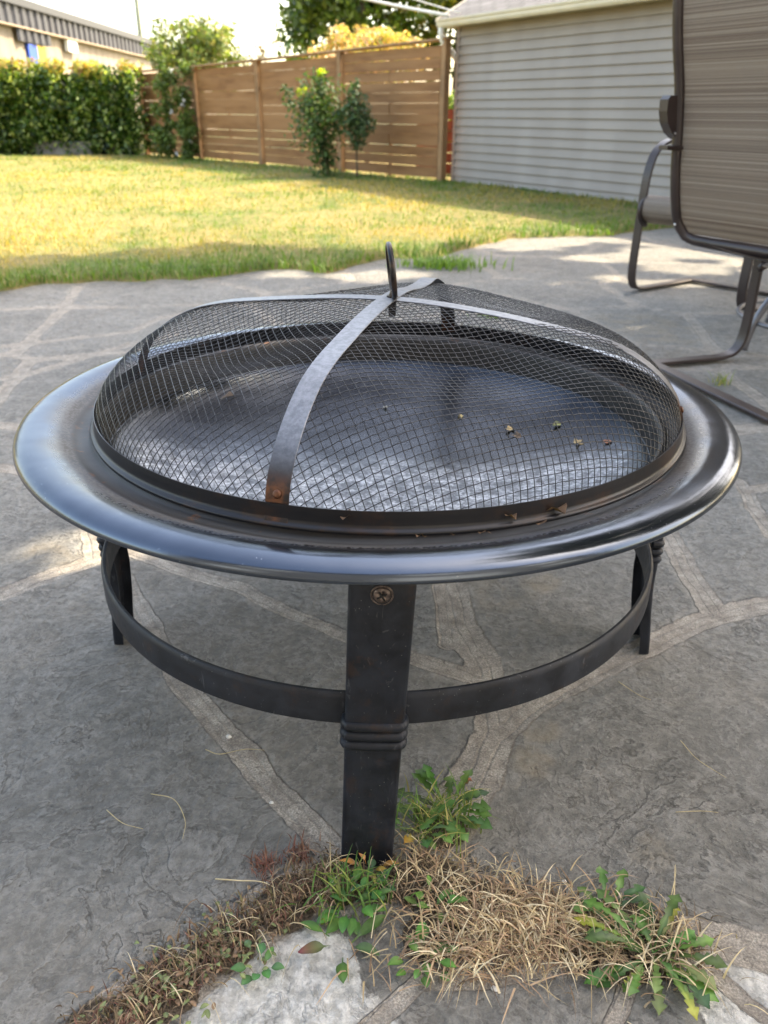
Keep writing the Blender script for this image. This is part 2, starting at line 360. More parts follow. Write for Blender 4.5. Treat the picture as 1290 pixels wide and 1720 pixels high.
b = NB('lawn_soil'); n_ = b.noise(1.1, 6, .6); n2_ = b.noise(9, 5, .6)
c = b.mix(b.mr(n_, .35, .62), (.09, .13, .022), (.25, .195, .065)); c = b.mix(b.mr(n2_, .4, .7, 0, .6), c, (.33, .255, .105))
b.set(color=c, rough=.95, normal=b.bump(b.noise(60, 5), 1, .03)); lawn = g.build('lawn', b.m); tag(lawn, kind='structure')

LEAF = leafmat('leaf_blades', .55, .35); GLOSSY = leafmat('glossy_leaf', .2, .5); DRY = leafmat('dry_blades', .75, .15)
def blades(n, px, py, pz, h, wdt, lean, cols, mat, name, segs=3, head=None, straight=False):
    """ribbon blades in one mesh; all inputs arrays of length n"""
    r = np.random.default_rng(n); a = r.uniform(0, 2 * math.pi, n) if head is None else head
    t = np.linspace(0, 1, segs + 1)[None, :]; ux, uy = np.cos(a)[:, None], np.sin(a)[:, None]
    L = h[:, None]; ln = lean[:, None]
    k0 = (r.uniform(0, .85, n) if straight else np.zeros(n))[:, None]; an = np.minimum(ln, 2.4 - .85 * k0) * (k0 + (1 - k0) * t); hor = L * np.sin(an) * t; ver = np.maximum(L * np.cos(an) * t, 0)
    if straight: ver = ver + r.uniform(0, .012, n)[:, None]
    cx = px[:, None] + ux * hor; cy = py[:, None] + uy * hor; cz = pz[:, None] + ver
    tw = r.uniform(-1, 1, n)[:, None] * .8; sx, sy = -np.sin(a)[:, None] * np.cos(tw) + ux * np.sin(tw) * .3, np.cos(a)[:, None] * np.cos(tw) + uy * np.sin(tw) * .3
    hw = wdt[:, None] * (1 - t ** 1.6 * .92) / 2
    A = np.stack([cx - sx * hw, cy - sy * hw, cz], -1); B = np.stack([cx + sx * hw, cy + sy * hw, cz], -1)
    V = np.stack([A, B], 2).reshape(n, -1, 3); k = 2 * (segs + 1)
    base = np.array([(2 * i, 2 * i + 1, 2 * i + 3, 2 * i + 2) for i in range(segs)])
    F = (base[None] + (np.arange(n) * k)[:, None, None]).reshape(-1, 4)
    me = bpy.data.meshes.new(name); V = V.reshape(-1, 3)
    me.vertices.add(len(V)); me.vertices.foreach_set('co', V.ravel())
    me.loops.add(F.size); me.loops.foreach_set('vertex_index', F.ravel())
    me.polygons.add(len(F)); me.polygons.foreach_set('loop_start', np.arange(0, F.size, 4)); me.polygons.foreach_set('loop_total', np.full(len(F), 4))
    me.update(); at = me.color_attributes.new('Col', 'FLOAT_COLOR', 'POINT')
    C = np.repeat(cols, k, 0); at.data.foreach_set('color', np.concatenate([C, np.ones((len(C), 1))], 1).astype(np.float32).ravel())
    me.materials.append(mat); o = bpy.data.objects.new(name, me); COL.objects.link(o); return o
r = np.random.default_rng(5)
N = 130000; u = r.uniform(0, 1, N); yy = 3.3 + 12.3 * u ** 1.7; xx = r.uniform(-.56, .50, N) * (yy + .6)
k = yy > ledge(xx) - .03 + r.uniform(-.04, .08, N); 
# the fence/garage line bounds the lawn on the right
k &= (xx - .68) * .766 + (yy - 10.29) * .643 < .05; k &= (xx - .78) * .845 + (yy - 10.31) * .535 < .02
xx, yy = xx[k], yy[k]; n = len(xx)
pat = fbm(xx * 1.6, yy * 1.1, 61); pat2 = fbm(xx * 6, yy * 6, 62)
nearedge = np.exp(-((yy - ledge(xx)) / .35) ** 2)
strip = np.exp(-np.clip(-((xx - .68) * .766 + (yy - 10.29) * .643), 0, 9) / .8)
gq = np.clip(sst(.66, .40, pat) * .75 + sst(.6, .4, pat2) * .3 + nearedge * .75 + strip * .6 + r.normal(0, .22, n), 0, 1)[:, None]
cols = (1 - gq) * np.array([.36, .265, .085]) + gq * np.array([.09, .165, .025]); cols *= r.uniform(.7, 1.3, n)[:, None]
hz = r.uniform(.03, .06, n) * (1 + nearedge * .5) * (1 + .3 * strip)
o = blades(n, xx, yy, np.full(n, .012), hz, r.uniform(.004, .009, n) * (yy / 4.5) ** .8, r.uniform(.2, 1.3, n), cols, LEAF, 'lawn_grass')
tag(o, 'short sunlit lawn grass, yellowed in patches', 'grass', kind='stuff')

# ================================================================== FIRE PIT
CX, CY = -.0083, 1.0135
def enamel():
    b = NB('black_enamel'); co = b.co()
    dn = b.noise(4, 5, .6, .3, co); sp = b.vor(170, co); fine = b.noise(260, 3, .7, 0, co)
    col = b.mix(b.mr(dn, .3, .7), (.062, .077, .10), (.10, .12, .15))
    rad = b.n('ShaderNodeVectorMath', operation='LENGTH'); xy = b.co(scale=(1, 1, 0)); b.L.new(xy, rad.inputs[0]); rr = rad.outputs['Value']
    z = b.sep(co)[2]
    # dust and ash settle in the trough beside the screen
    du = b.ma('MULTIPLY', b.mr(rr, .418, .390), b.mr(fine, .36, .6, .2, .9)); du = b.ma('MULTIPLY', du, b.mr(rr, .381, .389))
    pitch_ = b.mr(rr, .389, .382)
    heat = b.ma('MULTIPLY', b.mr(rr, .372, .392), b.mr(rr, .432, .398)); heat = b.ma('MULTIPLY', heat, b.mr(b.noise(5, 5, .6, 0, co), .44, .6, 0, .9))
    col = b.mix(heat, col, (.10, .075, .05))
    specks = b.mr(sp, .10, .05, 0, .55); specks = b.ma('MULTIPLY', specks, b.mr(b.noise(25, 2, .5, 0, co), .46, .6))
    col = b.mix(specks, col, (.6, .62, .65))
    met = b.ma('SUBTRACT', 1, b.ma('MAXIMUM', du, specks), clamp=True)
    col = b.mix(du, col, b.mix(b.mr(fine, .4, .6), (.05, .048, .044), (.17, .163, .152)))
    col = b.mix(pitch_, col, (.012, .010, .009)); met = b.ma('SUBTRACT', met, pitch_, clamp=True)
    film = b.ma('MULTIPLY', b.mr(rr, .408, .393), .85); met = b.ma('MULTIPLY', met, b.ma('SUBTRACT', 1, film)); col = b.mix(b.ma('MULTIPLY', film, .5), col, (.045, .043, .04))
    rust = b.ma('MULTIPLY', b.mr(rr, .389, .380), b.mr(b.noise(22, 5, .7, 0, co), .58, .68)); rust = b.ma('MULTIPLY', rust, b.mr(rr, .355, .365))
    col = b.mix(rust, col, (.13, .05, .015))
    rg = b.mr(b.noise(14, 5, .6, 0, co),   .3, .7, .15, .23); rg = b.ma('ADD', rg, b.ma('MULTIPLY', b.ma('MAXIMUM', du, film), .42))
    b.set(color=col, metal=b.ma('MULTIPLY', met, .92), rough=rg, normal=b.bump(b.ma('ADD', b.noise(9, 3, .5, 0, co), b.ma('MULTIPLY', fine, .03)), .25, .006), coat=0.0)
    return b.m
def ashy():
    b = NB('ash_dusted_bowl'); co = b.co()
    f = b.noise(48, 6, .7, 0, co); g2 = b.noise(210, 4, .7, 0, co); l = b.noise(3.2, 5, .6, .8, co)
    P = b.sep(co)
    fr_ = b.mr(P[1], .12, -.10)          # near half lighter: ash plus the sky's reflection put into the colour
    a = b.ma('ADD', b.ma('MULTIPLY', fr_, .95), b.ma('MULTIPLY', b.ma('SUBTRACT', l, .5), 1.6))
    a = b.mr(a, .12, .7); a = b.ma('MULTIPLY', a, b.mr(f, .36, .6, .25, 1))
    rad = b.n('ShaderNodeVectorMath', operation='LENGTH'); b.L.new(b.co(scale=(1, 1, 0)), rad.inputs[0]); a = b.ma('MULTIPLY', a, b.mr(rad.outputs['Value'], .35, .31))
    dark = b.mix(b.mr(l, .35, .65), (.016, .020, .027), (.075, .086, .104))
    ash = b.mix(b.mr(g2, .35, .65), (.17, .185, .20), (.66, .70, .74))
    bl = b.mr(b.noise(24, 3, .6, 0, co), .64, .72, 0, .8); ash = b.mix(bl, ash, (.03, .03, .035)); ash = b.mix(b.mr(f, .35, .62, .55, 0), ash, (.10, .11, .13))
    tan = b.mr(b.noise(5, 3, .5, 0, b.co(scale=(1, 1.4, 1))), .58, .7, 0, .5); ash = b.mix(tan, ash, (.30, .26, .2))
    col = b.mix(a, dark, ash)
    b.set(color=col, metal=b.ma('SUBTRACT', .9, b.ma('MULTIPLY', a, .8)), rough=b.mr(a, 0, 1, .27, .55), normal=b.bump(b.ma('ADD', f, b.ma('MULTIPLY', g2, .4)), .25, .002)); return b.m
def black_steel(name, base=(.009, .0115, .017), rough=.42, scr=.5):
    b = NB(name); co = b.co(); n = b.noise(35, 6, .65, .3, co); g2 = b.noise(180, 4, .6, 0, co)
    sc_ = b.noise(60, 3, .6, 2.5, b.co(scale=(1, 1, .35)))
    col = b.mix(b.mr(n, .3, .7), [x * .6 for x in base], [x * 1.7 for x in base])
    col = b.mix(b.mr(sc_, .64, .72, 0, scr), col, (.07, .075, .085))
    col = b.mix(b.mr(b.vor(140, co), .10, .05, 0, .35), col, (.25, .25, .24))
    z = b.sep(b.co('Generated'))[2]
    col = b.mix(b.ma('MULTIPLY', b.mr(b.noise(28, 5, .7, 0, co), .55, .68), .35), col, (.05, .024, .012))
    b.set(color=col, rough=b.mr(n, .3, .7, rough - .04, rough + .16), metal=0.0, spec=.33, normal=b.bump(b.ma('ADD', n, b.ma('MULTIPLY', g2, .25)), .25, .0015)); return b.m
EN = enamel(); ASH = ashy(); BST = black_steel('painted_black_steel'); RING = black_steel('ring_black_steel', (.013, .0155, .021), .48, .9)
pit = thing('fire_pit', 'round black steel fire pit with wide glossy rim on four legs', 'fire pit', (CX, CY, 0))
prof = [(.3530,.346),(.3545,.362),(.3560,.376),(.3580,.3820),(.3605,.3838),(.3632,.3835),(.3655,.3812),(.368,.3795),(.3735,.3790),(.379,.3800),(.385,.3825),(.392,.3858),(.400,.3893),(.409,.3922),(.418,.3943),(.427,.3952),(.435,.3948),(.4415,.3930),(.4465,.3898),(.4493,.3858),(.4498,.3820),(.4483,.3800),(.4465,.3815),(.4462,.3850),(.4435,.3885),(.4385,.3912),(.427,.3927),(.409,.3895),(.392,.3832),(.379,.3770),(.3655,.3755),(.3600,.350)]
sub = [];
for i in range(len(prof) - 1):
    sub.append(prof[i])
b_ = MB().lathe(smooth_path([(p[0], p[1], 0) for p in prof], 4)[:, :2].tolist(), 192)
rim = b_.build('rim', EN, pit); rim.location = (0, 0, 0)
dish = [(0,.288),(.06,.2885),(.12,.2905),(.18,.295),(.23,.301),(.28,.311),(.315,.321),(.333,.3285),(.343,.335),(.349,.3405),(.3530,.3465)]
dish = smooth_path([(p[0], p[1], 0) for p in dish], 3)[:, :2]
out = [(r_ + .0045 * (i > 4), z_ - .004) for i, (r_, z_) in enumerate(dish)][::-1]
bo = MB().lathe(dish.tolist() + out, 160).build('bowl', ASH, pit); bo.location = (0, 0, 0)
# support ring: flat bar hoop
ringp = [(r_ - .0115, z_ - .0125) for r_, z_ in [(.3865,.180),(.3895,.1815),(.3900,.186),(.3900,.213),(.3885,.2185),(.3865,.220),(.3835,.2195),(.3825,.216),(.3825,.184),(.3835,.1805),(.3865,.180)]]
ro = MB().lathe(ringp, 160).build('support_ring', RING, pit, auto=45); ro.location = (0, 0, 0)
# legs
def leg_profile(z):  # radial distance of the outer face
    return float(np.interp(z, [0, .03, .07, .12, .17, .22, .30, .35, .37, .384], [.409, .4065, .402, .3985, .3995, .4015, .4015, .398, .392, .384]))
TW = .042
def make_leg(az, k_=0):
    g = MB(); zs = np.linspace(0, .378, 44); V = []
    sec = [(-.0285,-.016),(-.0288,-.006),(-.0280,-.0022),(-.0255,-.0004),(-.018,.0004),(0,.0008),(.018,.0004),(.0255,-.0004),(.0280,-.0022),(.0288,-.006),(.0285,-.016),
           (.0262,-.016),(.0262,-.006),(.025,-.003),(0,-.0018),(-.025,-.003),(-.0262,-.006),(-.0262,-.016)]
    for z in zs:
        rr = leg_profile(z); k = .97 + .12 * z / .37 - .04 * (z < .006)
        V += [(rr + d, t * k + TW * z, z) for t, d in sec]
    ns = len(sec); f = []
    for i in range(len(zs) - 1):
        for k in range(ns): f.append((i * ns + k, i * ns + (k + 1) % ns, (i + 1) * ns + (k + 1) % ns, (i + 1) * ns + k))
    f.append(tuple(range(ns - 1, -1, -1))); f.append(tuple((len(zs) - 1) * ns + k for k in range(ns)))
    g.add(V, f); lg = g.build('leg', BST, None, auto=50); lg.parent = pit; lg.rotation_euler = (0, 0, az); lg.location = ((-.0015 if k_ == 0 else .005), (-.002 if k_ == 0 else .007), 0)
    c = MB()
    for z in (.187, .1745, .162):
        rr = leg_profile(z); P = [(rr - .015, -.0275, z), (rr - .006, -.0280, z), (rr - .0035, -.0262, z), (rr - .0022, -.022, z), (rr - .0016, 0, z), (rr - .0022, .022, z), (rr - .0035, .0262, z), (rr - .006, .0280, z), (rr - .015, .0275, z)]
        c.tube(smooth_path(P, 4) + np.array([0, TW * z, 0]), .0062, 10)
    co_ = c.build('collar', BST, None); co_.parent = lg
    h = MB(); z0 = .3405; r0 = leg_profile(z0)
    prof_ = [(0, .0028), (.0035, .0030), (.0062, .0026), (.0080, .0014), (.0086, .0002), (.0086, -.001)]
    seg = 28; Vb = []
    for (q, d) in prof_:
        for k in range(seg):
            a = k / seg * 2 * math.pi; y, zz = q * math.cos(a), q * math.sin(a)
            ca, sa = math.cos(.5), math.sin(.5); yr, zr = y * ca - zz * sa, y * sa + zz * ca
            cross = (abs(yr) < .0011 and abs(zr) < .0048) or (abs(zr) < .0011 and abs(yr) < .0048)
            Vb.append((r0 + d - (.0018 if cross else 0), y + TW * z0, z0 + zz))
    # the recess is a black cross on the head, its shade put into the colour
    fb = []
    for i in range(len(prof_) - 1):
        for k in range(seg): fb.append((i * seg + k, i * seg + (k + 1) % seg, (i + 1) * seg + (k + 1) % seg, (i + 1) * seg + k))
    h.add(Vb, fb); h.tube([(r0 + .0005, math.cos(t) * .0098 + TW * z0, z0 + math.sin(t) * .0098) for t in np.linspace(0, 2 * math.pi, 32)[:-1]], .0011, 6, closed=True)
    bolt = h.build('bolt', BOLT, None); bolt.parent = lg
    x = MB()
    for rot in (.5, .5 + math.pi / 2):
        p = np.array([0, math.cos(rot), math.sin(rot)]) * .0052; c0 = np.array([r0 + .0026, TW * z0, z0])
        x.bar([c0 - p, c0, c0 + p], np.cross([1, 0, 0], p) / .0052, .0019, .0012)
    xo = x.build('bolt_recess', RECESS, None); xo.parent = lg
    return lg
BOLT = simple('rusty_bolt_steel', (.11, .085, .075), .35, .6, .5, 200); RECESS = simple('recess_black', (.006, .006, .006), .8)
AZ = math.atan2(-1, -.014)
for k in range(4): 
    lg = make_leg(AZ + k * math.pi / 2, k)

# ------------------------------------------------------------------ spark screen
SX, SY = .004, 1.018
scr = thing('spark_screen', 'domed wire mesh spark screen with crossed straps and ring handle on the fire pit', 'spark screen', (SX, SY, .383))
SP = np.array([(0,.5235),(.04,.5225),(.08,.5195),(.13,.5140),(.18,.5085),(.215,.5045),(.245,.4990),(.275,.4905),(.307,.4750),(.336,.4540),(.358,.4300),(.3675,.4090),(.3700,.3930)])
sp_ = smooth_path([(a, b, 0) for a, b in SP], 10)[:, :2]
arc = np.concatenate([[0], np.cumsum(np.hypot(*np.diff(sp_, axis=0).T))])
SAG = .025
def dome(u, v, off=0):
    """flat sheet coordinates -> dome surface (local to screen centre)"""
    rho = np.hypot(u, v) + 1e-9; s_ = np.clip(rho, 0, arc[-1])
    rr = np.interp(s_, arc, sp_[:, 0]); zz = np.interp(s_, arc, sp_[:, 1]) + off
    dent = .0035 * (fbm(u * 7 + 3, v * 7, 71, 2) - .5) * np.clip(rho / .1, 0, 1)
    az = np.arctan2(v, u) - math.atan2(-.96, -.28)
    sag = SAG * np.sin(2 * az) ** 2 * np.exp(-((rho - .215) / .085) ** 2) * (1 + .35 * np.sin(az * 1.0 + 2.2)) + .005 * np.exp(-((rho - .24) / .06) ** 2) * np.exp(-((np.mod(az - math.pi / 2, 2 * math.pi)) / .35) ** 2)
    return np.stack([u / rho * rr, v / rho * rr, zz - .383 + dent - sag - .002 * np.exp(-(rho / .1) ** 2)], -1)
MESHM = NB('mesh_wire'); MESHM.set(color=MESHM.mix(MESHM.mr(MESHM.noise(300, 2), .4, .7), (.012, .013, .015), (.06, .062, .066)), rough=.3, metal=.35, spec=.5); MESHM = MESHM.m
g = MB(); Ls = arc[-1]; pitch = .0086; th = R(24)
for fam in (0, 1):
    a = th + fam * R(84); dx, dy = math.cos(a), math.sin(a); nx, ny = -dy, dx
    kmax = int(Ls / pitch)
    for k in range(-kmax, kmax + 1):
        o_ = (k + .37) * pitch
        if abs(o_) >= Ls - .002: continue
        hl = math.sqrt(Ls ** 2 - o_ ** 2); n = max(6, int(hl * 2 / .008)); t = np.linspace(-hl, hl, n)
        wv = np.sin(t / pitch * math.pi + fam * math.pi) * .0004
        bow = .003 * np.sin(t * 9 + k * .15)
        P = dome(t * dx + (o_ + bow) * nx, t * dy + (o_ + bow) * ny) + np.array([0, 0, 1]) * wv[:, None]
        g.tube(P, .00046, 4, cap=False)
mo_ = g.build('wire_mesh', MESHM, None); mo_.parent = scr
band = [(.3702,.4075),(.3712,.4075),(.3718,.400),(.3722,.394),(.3728,.3915),(.3745,.3900),(.3765,.3893),(.3775,.3875),(.3768,.3855),(.3740,.3845),(.3715,.386),(.3708,.392),(.3703,.400),(.3696,.407),(.3702,.4075)]
bd = NB('band_steel'); co = bd.co(); bd.set(color=bd.mix(bd.mr(bd.noise(18, 5, .7), .52, .68, 0, .6), (.012, .012, .014), (.045, .022, .012)), rough=.36, metal=.3, normal=bd.bump(bd.noise(60, 4), .2, .001))
bo_ = MB().lathe([(r_, z_ - .383) for r_, z_ in band], 192).build('rim_band', bd.m, None, auto=50); bo_.parent = scr
# straps
st = NB('strap_steel'); co = st.co(); zz = st.sep(co)[2]
sn = st.noise(150, 4, .7, 0, co)
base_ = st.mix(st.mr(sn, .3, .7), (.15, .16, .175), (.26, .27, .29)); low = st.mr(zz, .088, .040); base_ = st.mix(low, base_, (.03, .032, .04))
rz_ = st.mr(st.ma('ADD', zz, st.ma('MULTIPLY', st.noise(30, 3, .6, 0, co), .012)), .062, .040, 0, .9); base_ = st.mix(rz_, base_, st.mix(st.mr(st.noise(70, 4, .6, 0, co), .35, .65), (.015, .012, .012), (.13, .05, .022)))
base_ = st.mix(st.mr(st.vor(230, co), .08, .04, 0, .6), base_, (.02, .02, .02))
st.set(color=base_, rough=st.mr(zz, .1, .03, .42, .38), metal=.55, normal=st.bump(sn, .15, .0006)); STR = st.m
fdir = np.array([-.28, -.96])
for j, ang in enumerate((0, math.pi / 2)):
    c_, s_ = math.cos(ang), math.sin(ang); d = np.array([fdir[0] * c_ - fdir[1] * s_, fdir[0] * s_ + fdir[1] * c_]); side = np.array([-d[1], d[0], 0])
    t = np.linspace(-Ls, Ls, 90)
    P = dome(t * d[0], t * d[1], .0016 + .0014 * (j == 0))
    # end plates run down over the band
    ends = []
    for sgn in (1, -1):
        e = P[-1 if sgn > 0 else 0].copy(); ax = np.array([sgn * d[0], sgn * d[1], 0])
        ends.append([e + ax * (.0025) + [0, 0, -.004], e + ax * .0045 + [0, 0, -.0085]] if sgn > 0 else [e + ax * .0045 + [0, 0, -.0085], e + ax * .0025 + [0, 0, -.004]])
    P = np.concatenate([ends[1], P, ends[0]])
    if j == 0:  # the rear half is kinked upward near its shoulder
        q = np.concatenate([[0, 0], t, [0, 0]]); P[:, 2] += .004 * np.exp(-((q + .22) / .03) ** 2) - .003 * np.exp(-((q + .13) / .05) ** 2)
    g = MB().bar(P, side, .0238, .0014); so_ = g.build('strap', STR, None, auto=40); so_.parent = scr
    for sgn in (1, -1):
        q = dome(np.array([sgn * d[0] * (Ls - .022)]), np.array([sgn * d[1] * (Ls - .022)]), 0)[0]; ax = np.array([sgn * d[0], sgn * d[1], .45]); ax /= np.linalg.norm(ax)
        rv = MB().tube([q + ax * .0012, q + ax * .0034, q + ax * .0040], [.0046, .0040, .002], 14).build('rivet', STR, None); rv.parent = so_
# ring handle
g = MB(); ha = R(94); lean = np.array([-.10, 0]); rc = .0385
rot = np.array([math.cos(ha), math.sin(ha)])
pts = []
for t in np.linspace(0, 2 * math.pi, 48)[:-1]:
    u = rc * .82 * math.cos(t); v = rc * .82 * math.sin(t) + rc * .82 - .001
    pts.append((rot[0] * u - .12 * v + .006, rot[1] * u, .1425 + v))
g.tube(pts, .0036, 12, closed=True)
hb = NB('handle_steel'); hb.set(color=hb.mix(hb.mr(hb.noise(60, 4), .4, .65), (.012, .012, .014), (.06, .04, .03)), rough=.32, metal=.5)
ho = g.build('ring_handle', hb.m, None); ho.parent = scr
g = MB(); g.tube([(.004, 0, .118), (.004, 0, .1435), (.0045, 0, .150)], [.0048, .0048, .003], 12); g.box((.004, 0, .128), (.010, .014, .010))
g.tube([(.004, 0, .1415), (.004, 0, .1435)], .0075, 14)
go = g.build('handle_bolt', hb.m, None, auto=40); go.parent = scr

# ================================================================== SHADE TREE (outside the picture, throws the patio shade)
def foliage(name, centers, radii, nleaf, size, cols, mat, parent=None, seed=1, squash=1.0, shell=.0, droop=0.3, flat=None):
    r = np.random.default_rng(seed); C = np.asarray(centers, float); Rr = np.asarray(radii, float); wgt = Rr ** 2 / (Rr ** 2).sum()
    ci = r.choice(len(C), nleaf, p=wgt); d = r.normal(size=(nleaf, 3)); d /= np.linalg.norm(d, axis=1)[:, None]
    rad = Rr[ci] * (shell + (1 - shell) * r.uniform(0, 1, nleaf) ** .5) * (1 + .12 * r.normal(size=nleaf)); P = C[ci] + d * rad[:, None] * np.array([1, 1, squash])
    nrm = d * .5 + r.normal(size=(nleaf, 3)) * .8 + np.array([0, 0, .4]); nrm /= np.linalg.norm(nrm, axis=1)[:, None]
    t1 = np.cross(nrm, r.normal(size=(nleaf, 3))); t1[:, 2] -= droop * .5; t1 -= nrm * (t1 * nrm).sum(1)[:, None]; t1 /= np.linalg.norm(t1, axis=1)[:, None] + 1e-9; t2 = np.cross(nrm, t1)
    s_ = (size * r.uniform(.6, 1.35, nleaf))[:, None]
    # 6-gon leaf with a folded midrib (4 tris worth -> 2 quads)
    a0 = P - t1 * s_ * .5; a1 = P + t2 * s_ * .28 + nrm * s_ * .07 - t1 * s_ * .05; a2 = P + t1 * s_ * .55; a3 = P - t2 * s_ * .28 + nrm * s_ * .07 - t1 * s_ * .05
    V = np.stack([a0, a1, a2, a3], 1).reshape(-1, 3); F = np.array([[0, 1, 2], [0, 2, 3]])[None] + (np.arange(nleaf) * 4)[:, None, None]; F = F.reshape(-1, 3)
    me = bpy.data.meshes.new(name)
    if parent is not None: V = V - np.array(parent.location)
    me.vertices.add(len(V)); me.vertices.foreach_set('co', V.ravel()); me.loops.add(F.size); me.loops.foreach_set('vertex_index', F.ravel())
    me.polygons.add(len(F)); me.polygons.foreach_set('loop_start', np.arange(0, F.size, 3)); me.polygons.foreach_set('loop_total', np.full(len(F), 3)); me.update()
    K = np.asarray(cols, float); kk = K[r.integers(0, len(K), nleaf)] * r.uniform(.65, 1.35, nleaf)[:, None] * (.75 + .5 * r.random(len(C))[ci])[:, None]
    at = me.color_attributes.new('Col', 'FLOAT_COLOR', 'POINT'); Cc = np.repeat(kk, 4, 0); at.data.foreach_set('color', np.concatenate([Cc, np.ones((len(Cc), 1))], 1).astype(np.float32).ravel())
    me.materials.append(mat); o = bpy.data.objects.new(name, me); COL.objects.link(o); o.parent = parent; return o
BARK = simple('bark', (.11, .085, .06), .9, 0, .35, 14, 1, .02)
TREEL = leafmat('tree_leaf', .35, .5, 1.3)
r = np.random.default_rng(17); sxy = np.array([S.x / S.z, S.y / S.z])
C = []; Rr = []
HOLES = [(-.59, 1.26, .07), (-.455, 1.07, .06), (1.55, 4.9, .17), (1.8, 4.45, .14), (1.15, 4.2, .08), (1.9, 5.2, .2), (1.35, 4.0, .07), (-.15, 4.1, .09), (1.5, 4.45, .1), (-.5, 4.15, .1), (1.2, 4.75, .1), (2.1, 4.8, .12), (.15, 4.25, .07)]  # leaf-free spots: the unseen crown is shaped to drop sun dapples here
def yb(x): return np.interp(x, [-3, -1.8, -1.0, 0, .6, 1.4, 2.2, 5], [4.6, 4.7, 5.1, 4.85, 4.95, 5.3, 5.6, 6.0])
nL = 15000; px_ = r.uniform(-2.6, 3.3, nL); py_ = -.9 + r.uniform(0, 1, nL) * 6.9; pz_ = r.uniform(4.2, 5.6, nL)
nzv = (fbm(px_ * 1.7, py_ * 1.7, 81, 3) - .5) * 1.1
keep = (py_ < yb(px_) + nzv * .9 - .08) & (px_ > -2.4 + nzv)
for (hx, hy, hr) in HOLES: keep &= np.hypot(px_ - hx, (py_ - hy)) > hr + .12
px_, py_, pz_ = px_[keep], py_[keep], pz_[keep]
Q = np.stack([px_ + sxy[0] * pz_, py_ + sxy[1] * pz_, pz_], 1)
tr = thing('shade_tree', 'broad leafy tree standing beside the patio and shading it', 'tree', (6.6, 2.6, 0))
foliage('crown', Q, np.full(len(Q), .05), len(Q), .32, [(.045, .075, .018), (.06, .095, .02), (.035, .06, .015)], TREEL, tr, 3)
g = MB(); g.tube([(6.6, 2.6, -.05), (6.55, 2.6, .8), (6.5, 2.7, 2.2), (6.4, 2.7, 3.4), (6.2, 2.6, 4.6)], [.26, .21, .18, .15, .08], 14)
for e in ((3.4, 4.8, 4.8), (4.2, 1.2, 5.0), (8.3, 4.8, 5.0), (8.2, .8, 4.9), (6.0, 6.4, 4.9), (5.6, -.6, 4.9)):
    g.tube(smooth_path([(6.5, 2.7, 2.4 + .2 * r.random()), ((6.5 + e[0]) / 2, (2.7 + e[1]) / 2, 4.0), e], 6), np.linspace(.1, .02, 13), 8)
g.build('trunk', BARK, tr)

# ================================================================== HOUSE (unseen, added behind the camera to darken the ambient light and fill rim reflections)
added_house = thing('added_house', 'unseen two-storey grey brick block added behind the viewer for the rim to reflect', 'added_house', (1, -2.6, 0))
b = NB('house_brick'); x = b.n('ShaderNodeTexBrick'); x.inputs['Scale'].default_value = 1; x.inputs['Color1'].default_value = (.15, .155, .17, 1); x.inputs['Color2'].default_value = (.11, .115, .13, 1); x.inputs['Mortar'].default_value = (.2, .19, .17, 1)
x.inputs['Mortar Size'].default_value = .008; x.inputs['Brick Width'].default_value = .21; x.inputs['Row Height'].default_value = .075
mp = b.n('ShaderNodeMapping'); mp.inputs[2].default_value = (math.pi / 2, 0, 0); b.L.new(b.co(), mp.inputs[0]); b.L.new(mp.outputs[0], x.inputs['Vector']); b.set(color=x.outputs[0], rough=.9)
MB().box((1, -6.1, 2.6), (14, 7, 5.4), 0).build('wall', b.m, added_house, smooth=False)
HG = NB('house_glass'); HG.set(color=(.02, .025, .03), rough=.05); WT = simple('window_trim', (.6, .6, .58), .5)
for (wx, wz, ww, wh) in ((-3, 1.5, 1.4, 1.2), (1.2, 1.05, 1.8, 2.05), (4.5, 1.5, 1.4, 1.2), (-2.5, 4.0, 1.2, 1.1), (1.2, 4.0, 1.2, 1.1), (4.5, 4.0, 1.2, 1.1)):
    wf = MB().box((wx, -2.58, wz), (ww + .16, .06, wh + .16)).build('window', WT, added_house, smooth=False); MB().box((wx, -2.545, wz), (ww, .02, wh)).build('pane', HG.m, wf, smooth=False)
g = MB(); g.add([(-6.4, -2.2, 5.25), (8.4, -2.2, 5.25), (8.4, -6.1, 7.6), (-6.4, -6.1, 7.6), (-6.4, -10, 5.25), (8.4, -10, 5.25)], [(0, 1, 2, 3), (3, 2, 5, 4)]); g.build('roof', simple('dark_shingle', (.07, .065, .06), .9), added_house, smooth=False)
# ================================================================== FENCE
FA = np.array([-3.153, 14.815]); FB = np.array([.650, 10.282]); fd = (FB - FA) / np.linalg.norm(FB - FA); fn = np.array([fd[1], -fd[0]])  # toward the yard
if fn[1] > 0: fn = -fn
FA2 = FA - fd * 2.1
WOOD = NB('cedar_board'); co = WOOD.co(scale=(1, 1, 7)); gr_ = WOOD.noise(3, 6, .6, .3, co); wv_ = WOOD.noise(1.1, 2, .5, 0, WOOD.co(scale=(1, 1, 8.6)))
WOOD.set(color=WOOD.mix(WOOD.mr(wv_, .3, .7, 0, .8), WOOD.mix(WOOD.mr(gr_, .3, .7), (.20, .085, .026), (.29, .135, .046)), (.34, .17, .068)), rough=.7); WOOD = WOOD.m
PW = simple('cedar_post', (.30, .17, .08), .7, 0, .2, 6)
fence = thing('cedar_fence', 'tall brown cedar fence of horizontal boards with light showing through the gaps', 'fence', (FA[0], FA[1], 0))
def fpt(s, off=0, z=0): return np.array([*(FA2 + fd * s + fn * off), z])
LEN = np.linalg.norm(FB - FA2); ang = math.atan2(fd[1], fd[0])
cuts = [0]
for px_i in (None,): pass
